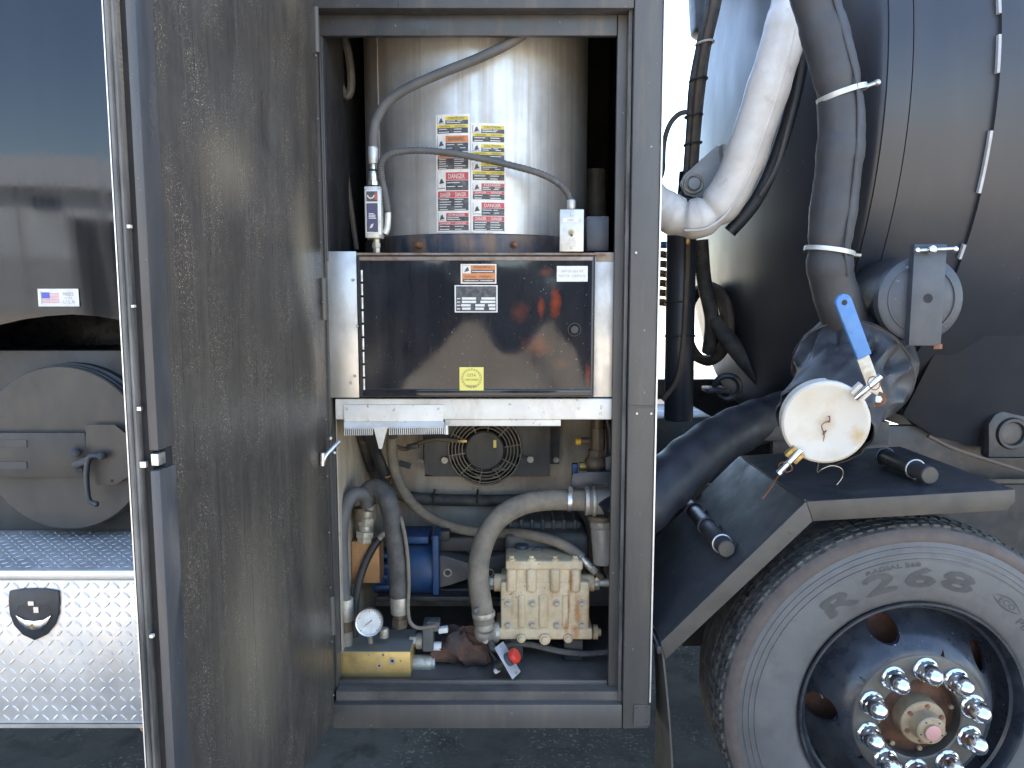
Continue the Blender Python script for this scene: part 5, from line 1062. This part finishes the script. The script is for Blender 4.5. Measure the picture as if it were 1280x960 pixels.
fine.append(prf[-1]); n = 144; vs = []; rr_ = random.Random(11)
crs = [(rr_.uniform(0, 6.28), rr_.uniform(.05, .13), rr_.uniform(-.35, .35), rr_.uniform(.006, .014)) for _ in range(26)]
for r, t in fine:
    w = max(0, 1 - abs(t - .165) / .075) if t > .10 else max(0, .35 - abs(t - .05) / .14)
    wl_ = max(0, min(1, (t - .2) / .06)) * .25
    for i in range(n):
        a = 2 * math.pi * i / n; f_ = 0
        for a0, wd, sk, am in crs:
            d = (a - a0 - sk * (t - .16) / .06 * .3 + math.pi) % (2 * math.pi) - math.pi; f_ += am * math.exp(-(d / wd) ** 2) * (1 if sk > -.1 else -1)
        f_ = f_ * 1.5 - .008; rad_ = r + f_ * (w + wl_) + (.002 * math.sin(6 * a + 1) if t < .1 else 0)
        sag = -.008 * (1 if math.sin(a) > 0 else .4) * math.sin(a) * w
        vs.append(A + ax * (t + f_ * w * .8 + .003 * math.sin(4 * a + 2)) + ev1 * (rad_ * math.cos(a)) + ev2 * (rad_ * math.sin(a) + sag))
MB().add(vs, [(j * n + i, j * n + (i + 1) % n, (j + 1) * n + (i + 1) % n, (j + 1) * n + i) for j in range(len(fine) - 1) for i in range(n)]).build('canvas_cover', 'cloth_black', dv, smooth=50)
sm = MB()
for off in (-.016, -.004):
    pts = []
    for i in range(25):
        a = math.pi * (.05 + .9 * i / 24); r = .1650 + .001 * math.sin(5 * a); pts.append(A + ax * (.115 + off) + ev1 * (r * math.cos(a)) + ev2 * (r * math.sin(a)))
    sm.tube(pts, .0016, n=6, k=0)
sm.build('cover_seam', 'hose_rubber', dv)
MB().cyl(P(1098, 499, -.06), P(1098, 499, -.1265), .012, n=14).build('valve_stem', 'galv_box', dv)
MB().cyl(A + ax * .05, Vector((A.x + .10, .75, A.z + .05)), .10, n=28).build('outlet_pipe', 'tank_paint', dv)
B = P(1031, 527, -.145)
cax = (ax * .35 + Vector((-.05, -1, -.02)).normalized()).normalized(); CR = S(525, -.145, 52.5)
ca = bpy.data.objects.new('dust_cap', None); COL.objects.link(ca); ca.parent = dv; ca.location = B - origin(dv); ca['label'] = 'round dusty white cap closing the outlet'
MB().lathe(B, cax, [(1e-4, .0125), (CR * .86, .0125), (CR * .88, .014), (CR * .95, .014), (CR, .009), (CR, -.03), (CR * .9, -.032)], 56).build('cap_disc', 'cap_white', ca, smooth=40)
for (ox, oz, rx, rz, cc, a_) in ((.075, -.03, .022, .02, (.50, .32, .12), .8), (.0, .0, .02, .02, (.45, .33, .2), .7), (-.05, .05, .03, .04, (.55, .47, .34), .6), (.02, -.09, .05, .02, (.5, .42, .3), .6)):
    q = B + Vector((ox, 0, oz)) - B; stain_or_reflection('cap_white', (q.x, q.z), rx * 1.5, rz * 1.5, cc, 50, a_, 0, 0, .9)
c1 = Vector((1, 0, 0)); c1 = (c1 - cax * c1.dot(cax)).normalized(); c2 = cax.cross(c1); c2 = c2 if c2.z > 0 else -c2
def Cq(a, r, t): return B + (c1 * math.cos(a) + c2 * math.sin(a)) * r + cax * t
for a in (rad(49), rad(231)):
    dv_ = (c1 * math.cos(a) + c2 * math.sin(a)); tv_ = cax.cross(dv_)
    for s_ in (-1, 1): MB().obox(Cq(a, CR + .004, .014) + tv_ * (.013 * s_), dv_ * .016, tv_ * .005, cax * .012).build('cam_ear', 'cap_white' if a < 2 else 'brass', ca, bevel=.001)
    MB().cyl(Cq(a, CR - .016, .026), Cq(a, CR + .062, .034), .0074, n=12).build('cam_arm', 'chrome', ca, bevel=.001); MB().cyl(Cq(a, CR + .057, .0337), Cq(a, CR + .064, .0345), .0085, n=12).build('arm_tip', 'chrome', ca)
    MB().torus(Cq(a, CR + .040, .036), (dv_ * .6 + cax).normalized(), .016, .0014, 24, 6).build('pull_ring', 'rust', ca)
c = Cq(rad(60), .012, .015); MB().torus(c, c1, .007, .0018, 16, 6).build('eye', 'rust', ca)
MB().tube([Cq(rad(60), .006, .016), Cq(rad(200), .012, .022), Cq(rad(255), .022, .02), Cq(rad(262), .03, .016), Cq(rad(272), .018, .02), Cq(rad(255), .022, .022)], .0013, n=6).build('hook', 'rust', ca)
MB().tube([Cq(rad(268), .03, .016), P(1024, 575, -.13), P(1022, 590, -.10), P(1028, 586, -.11), P(1040, 582, -.11), P(1052, 586, -.10), P(1053, 596, -.09), P(1046, 606, -.09)], .0013, n=6).build('wire', 'wire_steel', ca)
MB().tube([Cq(rad(231), CR + .05, .032), P(962, 612, -.06), P(953, 623, -.04)], .002, n=6).build('pin', 'rust', ca)
# blue lever handle
hp = [P(1097, 500, -.03), P(1088, 470, -.06), P(1078, 443, -.07)]
ub = (P(1053, 374, -.10) - P(1080, 446, -.08)); ul = ub.length / 2; un = ub.normalized(); uside = un.cross(Vector((0, -1, .15))).normalized(); uf = un.cross(uside)
hl = bpy.data.objects.new('lever', None); COL.objects.link(hl); hl.parent = dv
p0, p1 = P(1100, 505, -.125), P(1076, 440, -.135); d = (p1 - p0).normalized(); sd = d.cross(Vector((0, -1, .15))).normalized()
MB().obox((p0 + p1) / 2, d * ((p1 - p0).length / 2), sd * .0165, d.cross(sd) * .0025).build('arm', 'zinc_dusty', hl, bevel=.001)
g0, g1 = P(1080, 446, -.14), P(1054, 378, -.15); gm = (g0 + g1) / 2; gd = (g1 - g0).normalized(); gs = gd.cross(Vector((0, -1, .15))).normalized(); gn = gd.cross(gs); gl = (g1 - g0).length
pl = []
for k in range(13): a = math.pi * k / 12; pl.append(g1 + gs * (.021 * math.cos(a)) + gd * (.021 * math.sin(a)))
pl = [g0 + gs * .019] + pl + [g0 - gs * .019]
MB().prism([q + gn * .006 for q in pl], gn * -.012).build('grip', 'handle_blue', hl, bevel=.003, seg=3)
c = g1 + gn * .0062; c = c if (c - camo.location).length < (g1 - gn * .0062 - camo.location).length else g1 - gn * .0062
MB().cyl(c, c + (c - g1).normalized() * .0006, .007, n=14).build('grip_hole', 'dark_interior', hl)
MB().cyl(P(1098, 499, -.130), P(1098, 499, -.142), .0095, n=6).build('pivot_bolt', 'zinc', hl); MB().cyl(P(1098, 499, -.127), P(1098, 499, -.131), .019, n=18).build('washer', 'rust', hl)

# ================================================================== clamped inspection port on the tank
pc = P(1149, 374, .05); pr_ = S(374, .05, 53)
po = thing('inspection_port', 'round black inspection port with channel clamp and tommy bar', 'port', pc)
MB().cyl(pc + Vector((0, .004, 0)), pc + Vector((.05, .55, .03)), pr_ * .93, n=40).build('neck', 'tank_paint', po)
MB().lathe(pc, (0, -1, 0), [(1e-4, .012), (pr_ * .93, .012), (pr_, .006), (pr_, -.02), (pr_ * .93, -.024)], 48).build('lid', 'blue_grey_paint', po, smooth=40)
MB().torus(pc + Vector((0, -.012, 0)), (0, 1, 0), pr_ * .78, .003, 48, 6).build('lid_bead', 'blue_grey_paint', po)
a, b = P(1134, 432, .02), P(1182, 305.5, .02)
bx('clamp_channel', (a.x, .012, a.z), (b.x, .018, b.z), 'blue_grey_paint', po, bevel=.002); bx('channel_flange', (a.x, .0185, a.z), (a.x + .005, .034, b.z), 'blue_grey_paint', po); bx('channel_flange', (b.x - .005, .0185, a.z), (b.x, .034, b.z), 'blue_grey_paint', po)
c = P(1160, 373, .0118); MB().cyl(c, c + Vector((0, -.0005, 0)), .0125, n=18).build('hole', 'dark_interior', po)
bz_ = P(1165, 312, -.005); MB().cyl((P(1147, 313, 0).x, -.004, bz_.z - .002), (P(1193, 311, 0).x, -.004, bz_.z + .003), .0048, n=10).build('tommy_bar', 'zinc', po)
for px in (1146.5, 1194): MB().sphere(P(px, 313 - (px > 1160) * 1.5, -.004), .0085).build('bar_knob', 'chrome', po)
MB().sphere(P(1165, 312, -.008), .013).build('screw_head', 'chrome', po); MB().cyl(P(1165, 312, .03), P(1165, 312, -.004), .011, n=14).build('screw', 'zinc', po)
MB().cyl(P(1171, 436, .022), P(1171, 430, .022), .013, n=6).build('lower_nut', 'rust', po)

# ================================================================== padded hoses beside the tank
def pinch(ts, base):
    return lambda t, i: base(t, i) * (1 - sum(.13 * math.exp(-((t - q) / .022) ** 2) for q in ts)) * (1 + .006 * math.sin(i * 2.1) * math.sin(i * .37))
def puff(t, i): return 1 + .022 * math.sin(i * .45) + .012 * math.sin(i * .83 + 1) + .006 * math.sin(i * 1.9)
gh = thing('grey_sleeved_hose', 'hose in a dark grey padded sleeve hanging in front of the tank rim', 'hose', P(1040, 400, .12))
MB().tube([P(1008, -40, .12), P(1022, 10, .12), P(1036, 60, .115), P(1047, 105, .11), P(1052, 160, .11), P(1048, 210, .11), P(1042, 260, .11), P(1037, 310, .11), P(1040, 350, .12), P(1056, 400, .15), P(1068, 440, .2)], S(200, .11, 28), n=20, k=10, rf=pinch((.315, .70), puff)).build('sleeve', 'sleeve_grey', gh)
MB().tube([P(1030, -40, .06), P(1046, 10, .06), P(1060, 60, .055), P(1071, 105, .05), P(1073, 160, .05), P(1069, 210, .05), P(1063, 260, .05), P(1057, 310, .05), P(1060, 345, .06)], .0042, n=6).build('sleeve_seam', 'sleeve_grey', gh)
def band(par, px, py, Y, tilt, r, w, m):
    c = P(px, py, Y); axd = Vector((math.sin(tilt), 0, math.cos(tilt))); MB().lathe(c, axd, [(r, -w), (r + .004, -w), (r + .004, w), (r, w)], 36).build('clamp_band', m, par); return c, axd
c, q = band(gh, 1052, 118, .11, rad(-17), S(115, .11, 28.5), .007, 'galv_box'); e = Vector((math.cos(rad(-17)), -.15, -math.sin(rad(-17))))
MB().cyl(c + e * .066, c + e * .092, .006, n=10).build('clamp_bolt', 'zinc', gh, bevel=.001); MB().sphere(c + e * .093, .009).build('bolt_end', 'zinc', gh)
c, q = band(gh, 1036.5, 314, .11, rad(9), S(315, .11, 28.5), .006, 'galv_box'); e = Vector((math.cos(rad(9)), -.2, -math.sin(rad(9)))); MB().cyl(c + e * .062, c + e * .082, .005, n=10).build('clamp_bolt', 'zinc_dusty', gh)
wh2 = thing('white_sleeved_hose', 'hose in a shiny white padded sleeve bending towards the cabinet', 'hose', P(860, 290, .5))
MB().tube([P(1004, -50, .36), P(992, 0, .36), P(979, 50, .37), P(962, 105, .38), P(944, 160, .40), P(925, 212, .43), P(903, 252, .46), P(880, 270, .48), P(855, 274, .5), P(830, 262, .52), P(812, 250, .53)], S(150, .4, 26), n=22, k=10, rf=pinch((.66, .80), puff)).build('sleeve', 'sleeve_white', wh2)
MB().tube([P(1010, -50, .30), P(1001, 0, .30), P(991, 50, .31), P(976, 105, .32), P(958, 160, .34), P(938, 215, .37), P(913, 262, .40), P(884, 285, .42), P(856, 288, .44)], .004, n=6).build('sleeve_seam', 'sleeve_white', wh2)
MB().tube([P(1010, 20, .42), P(995, 110, .43), P(972, 190, .45), P(945, 250, .47), P(912, 290, .5)], .022, n=10).build('under_flap', 'sleeve_navy', wh2)
single(MB().tube([P(1006, 45, .40), P(999, 100, .40), P(985, 160, .40), P(970, 210, .42), P(950, 245, .44)], .009, n=8).build('thin_hose', 'sleeve_grey'), 'thin grey hose between the white and grey sleeved hoses', 'hose')
nv = thing('navy_sleeved_hose', 'fat hose in a navy padded sleeve lying above the sloping fender', 'hose', P(880, 600, .4))
MB().tube([P(770, 660, .16), P(810, 625, .20), P(850, 588, .28), P(890, 556, .36), P(930, 534, .44), P(968, 520, .50), P(1010, 505, .56)], S(580, .3, 36), n=24, k=8, rf=lambda t, i: (1 + .03 * math.sin(i * 1.1)) * (1 - .22 * t)).build('sleeve', 'sleeve_navy', nv)
single(MB().box(P(950, 552, .40), P(1002, 522, .56)).build('support_block', 'fender_paint', bevel=.008), 'black support block under the covered valve on the fender', 'bracket')

# ================================================================== lift ram, bracket and looms in the gap
RY = .85
rm_ = thing('lift_ram', 'black upright hydraulic ram in the gap behind the cabinet edge', 'ram', P(850, 520, RY))
MB().cyl(P(848, 525, RY), P(852, 285, RY), S(400, RY, 18), n=24).build('barrel', 'tank_paint', rm_, bevel=.006); MB().cyl(P(852, 290, RY), P(858, 215, RY), S(250, RY, 9), n=16).build('rod', 'black_plastic', rm_)
MB().tube([P(860, 296, RY - .06), P(858, 360, RY - .06), P(854, 430, RY - .06), P(846, 475, RY - .06), P(828, 500, RY - .05)], .010, n=8).build('fluid_line', 'cable_brown', rm_); MB().box(P(855, 306, RY - .05), P(863, 288, RY - .08)).build('line_fitting', 'brass', rm_, bevel=.003)
for py in (378, 420): MB().torus(P(850, py, RY), (0, .05, 1), S(400, RY, 18.5), .004, 24, 6).build('line_strap', 'black_plastic', rm_)
br = thing('pivot_bracket', 'light grey steel pivot bracket with pin beside the white sleeved hose', 'bracket', P(880, 245, .62))
MB().prism([P(x, y, .62) for x, y in ((851, 229), (856, 218), (866, 209), (896, 182), (909, 186), (909, 244), (868, 247), (856, 243))], (0, .02, 0)).build('plate', 'bracket_grey', br, bevel=.002)
MB().prism([P(x, y, .625) for x, y in ((898, 184), (909, 186), (909, 244), (903, 244))], (0, -.05, 0)).build('edge_rib', 'bracket_grey', br)
c = P(867, 230, .618); MB().torus(c, (0, 1, 0), .030, .006, 28, 8).build('bush', 'zinc_dusty', br); MB().cyl(c + Vector((0, .01, 0)), c + Vector((0, -.012, 0)), .021, n=20).build('pin', 'bracket_grey', br, bevel=.003)
MB().cyl(P(850, 250, .66), P(880, 250, .66), .03, n=14).build('knuckle', 'black_plastic', br)
lm = thing('cable_loom', 'brown cable loom running up beside the domed tank end', 'cable loom', P(862, 215, .7))
for k in range(4):
    o_ = Vector((.014 * math.cos(k * 1.6), .014 * math.sin(k * 1.6), 0)); MB().tube([P(900, -40, .7) + o_, P(890, 10, .7) + o_ * 1.1, P(879, 60, .7) + o_, P(871, 110, .7) + o_ * 1.2, P(867, 160, .7) + o_, P(863, 215, .7) + o_], .013, n=8).build('cable', 'cable_brown' if k % 2 else 'hose_rubber', lm)
for px, py in ((881, 54), (873, 100), (867, 145), (866, 180)): MB().torus(P(px, py, .7), (-.15, 0, 1), .030, .004, 20, 6).build('cable_tie', 'cap_white' if py == 54 else 'black_plastic', lm)
single(MB().tube([P(866, 140, .7), P(850, 142, .7), P(837, 156, .7), P(830, 180, .7), P(828, 215, .7), P(820, 230, .7)], .009, n=8).build('loop_cable', 'hose_rubber'), 'thin cable looping from the loom towards the cabinet', 'cable')
single(MB().prism([P(x, y, 1.0) for x, y in ((864, -60), (900, -60), (892, 30), (879, 42), (870, 36))], (0, .1, 0)).build('boom_beam', 'blue_grey_paint', bevel=.01), 'dark end of a boom arm hanging at the top of the gap', 'boom')
cl = thing('hose_coil', 'brown rusty hose coil hanging in the gap behind the ram', 'hose coil', P(880, 400, 1.25))
for k in range(3): MB().torus(P(884 - 2 * k, 405, 1.22 + .05 * k), (1, .35, 0), S(400, 1.25, 46), .022, 36, 8).build('turn', 'cable_brown', cl)
MB().tube([P(876, 300, 1.1), P(880, 350, 1.1), P(890, 400, 1.1), P(886, 440, 1.15)], .03, n=10).build('tail', 'hose_rubber', cl)
rl = thing('hose_reel', 'orange-brown coiled hose glimpsed beside the cabinet edge', 'hose reel', P(828, 390, 1.3))
for k in range(6): MB().tube([P(812, 318 + 12 * k, 1.3), P(829, 318 + 12 * k, 1.28), P(838, 321 + 12 * k, 1.35)], .016, n=8).build('turn', 'orange_block', rl)
MB().cyl(P(826, 306, 1.28), P(838, 306, 1.28), .016, n=10).build('blue_fitting', 'handle_blue', rl); MB().cyl(P(838, 306, 1.28), P(848, 306, 1.28), .016, n=10).build('brass_fitting', 'brass', rl)
single(MB().tube([P(893, 400, 1.1), P(915, 430, 1.05), P(940, 460, 1.0), P(965, 485, .95), P(990, 505, .9)], .036, n=12).build('diagonal_hose', 'hose_rubber'), 'black hose slanting down behind the domed tank end', 'hose')
# far side of the truck, seen through the gap
ff = thing('far_fender', 'blue-grey flat fender on the far side, seen through the gap', 'fender', (1.0, 2.2, .9))
zf_ = P(880, 474, 1.95).z
MB().box((.20, 1.95, zf_ - .012), (1.8, 2.50, zf_)).build('top_plate', 'blue_grey_paint', ff); MB().box((.22, 1.955, .50), (1.78, 1.97, zf_ - .013)).build('inner_skirt', 'fender_paint', ff); MB().box((.20, 2.48, .50), (.62, 2.495, zf_ - .013)).build('outer_sun_blocker', 'lip_paint', ff)  # outer skirt added to block sun on the far side
ft = thing('far_rod_holder', 'grey clamped tube on the far fender, seen through the gap', 'storage tube', P(920, 468, 2.0))
MB().cyl(P(902, 452, 2.05), P(938, 480, 1.75), .034, n=16).build('tube', 'bracket_grey', ft)
for t in (.2, .6): MB().torus(P(902, 452, 2.05).lerp(P(938, 480, 1.75), t), P(938, 480, 1.75) - P(902, 452, 2.05), .037, .006, 20, 6).build('clamp_ring', 'black_plastic', ft)
fw = thing('far_wheel_assembly', 'far side truck wheel under the flat far fender', 'wheel', (1.14, 2.3, .5))
MB().lathe((1.14, 2.2, .50), (0, 1, 0), [(.30, .14), (.40, .16), (.50, .14), (.535, .11), (.535, -.11), (.50, -.14), (.40, -.16), (.30, -.14)], 48).build('tyre', 'tyre_tread', fw); MB().lathe((1.14, 2.2, .50), (0, 1, 0), [(.30, -.13), (.20, -.05), (1e-4, -.05)], 32).build('rim', 'rim_paint', fw)
sh3 = thing('chain_shackle', 'black ring shackle on the frame rail in the gap', 'shackle', P(905, 480, .9))
MB().torus(P(909, 484, .85), (0.2, 1, .2), S(484, .85, 15), .012, 24, 8).build('ring', 'tank_paint', sh3); MB().box(P(885, 492, .80), P(902, 482, .9)).build('tab', 'tank_paint', sh3, bevel=.004)
single(MB().tube([P(1160, 545, .40), P(1190, 560, .42), P(1235, 575, .42), P(1290, 592, .42)], .006, n=8).build('brake_line', 'cable_brown'), 'thin brown line sagging under the socket plate', 'brake line')

# box added low in the gap to keep sun off the ground
ht = thing('sun_blocker_box', 'dark box added low in the gap behind the ram to block sun', 'tank', (.62, 1.95, .6))
MB().box((.42, 1.28, .60), (.90, 2.40, 1.16)).build('body', 'fender_paint', ht, bevel=.02); MB().cyl((.6, 1.9, 1.16), (.6, 1.9, 1.20), .05, n=18).build('blocker_cap', 'black_plastic', ht, bevel=.004)
# added deck, out of view over the gap, blocks direct sun below
wk = thing('sun_blocker_deck', 'black deck added out of view above the gap to block direct sun', 'sun blocker', (.8, 1.2, 3.6))
for k in range(14): bx('blocker_plank', (.25, -.02 + k * .21, 3.60), (1.35, .185 + k * .21, 3.64), 'black_paint', wk, bevel=.004)
for y in (.15, 2.2): bx('blocker_bearer', (.28, y, 2.82), (.36, y + .08, 3.598), 'black_paint', wk); bx('blocker_bearer', (1.2, y + (.5 if y < 1 else -.5), 3.05), (1.3, y + (.58 if y < 1 else -.42), 3.598), 'black_paint', wk)
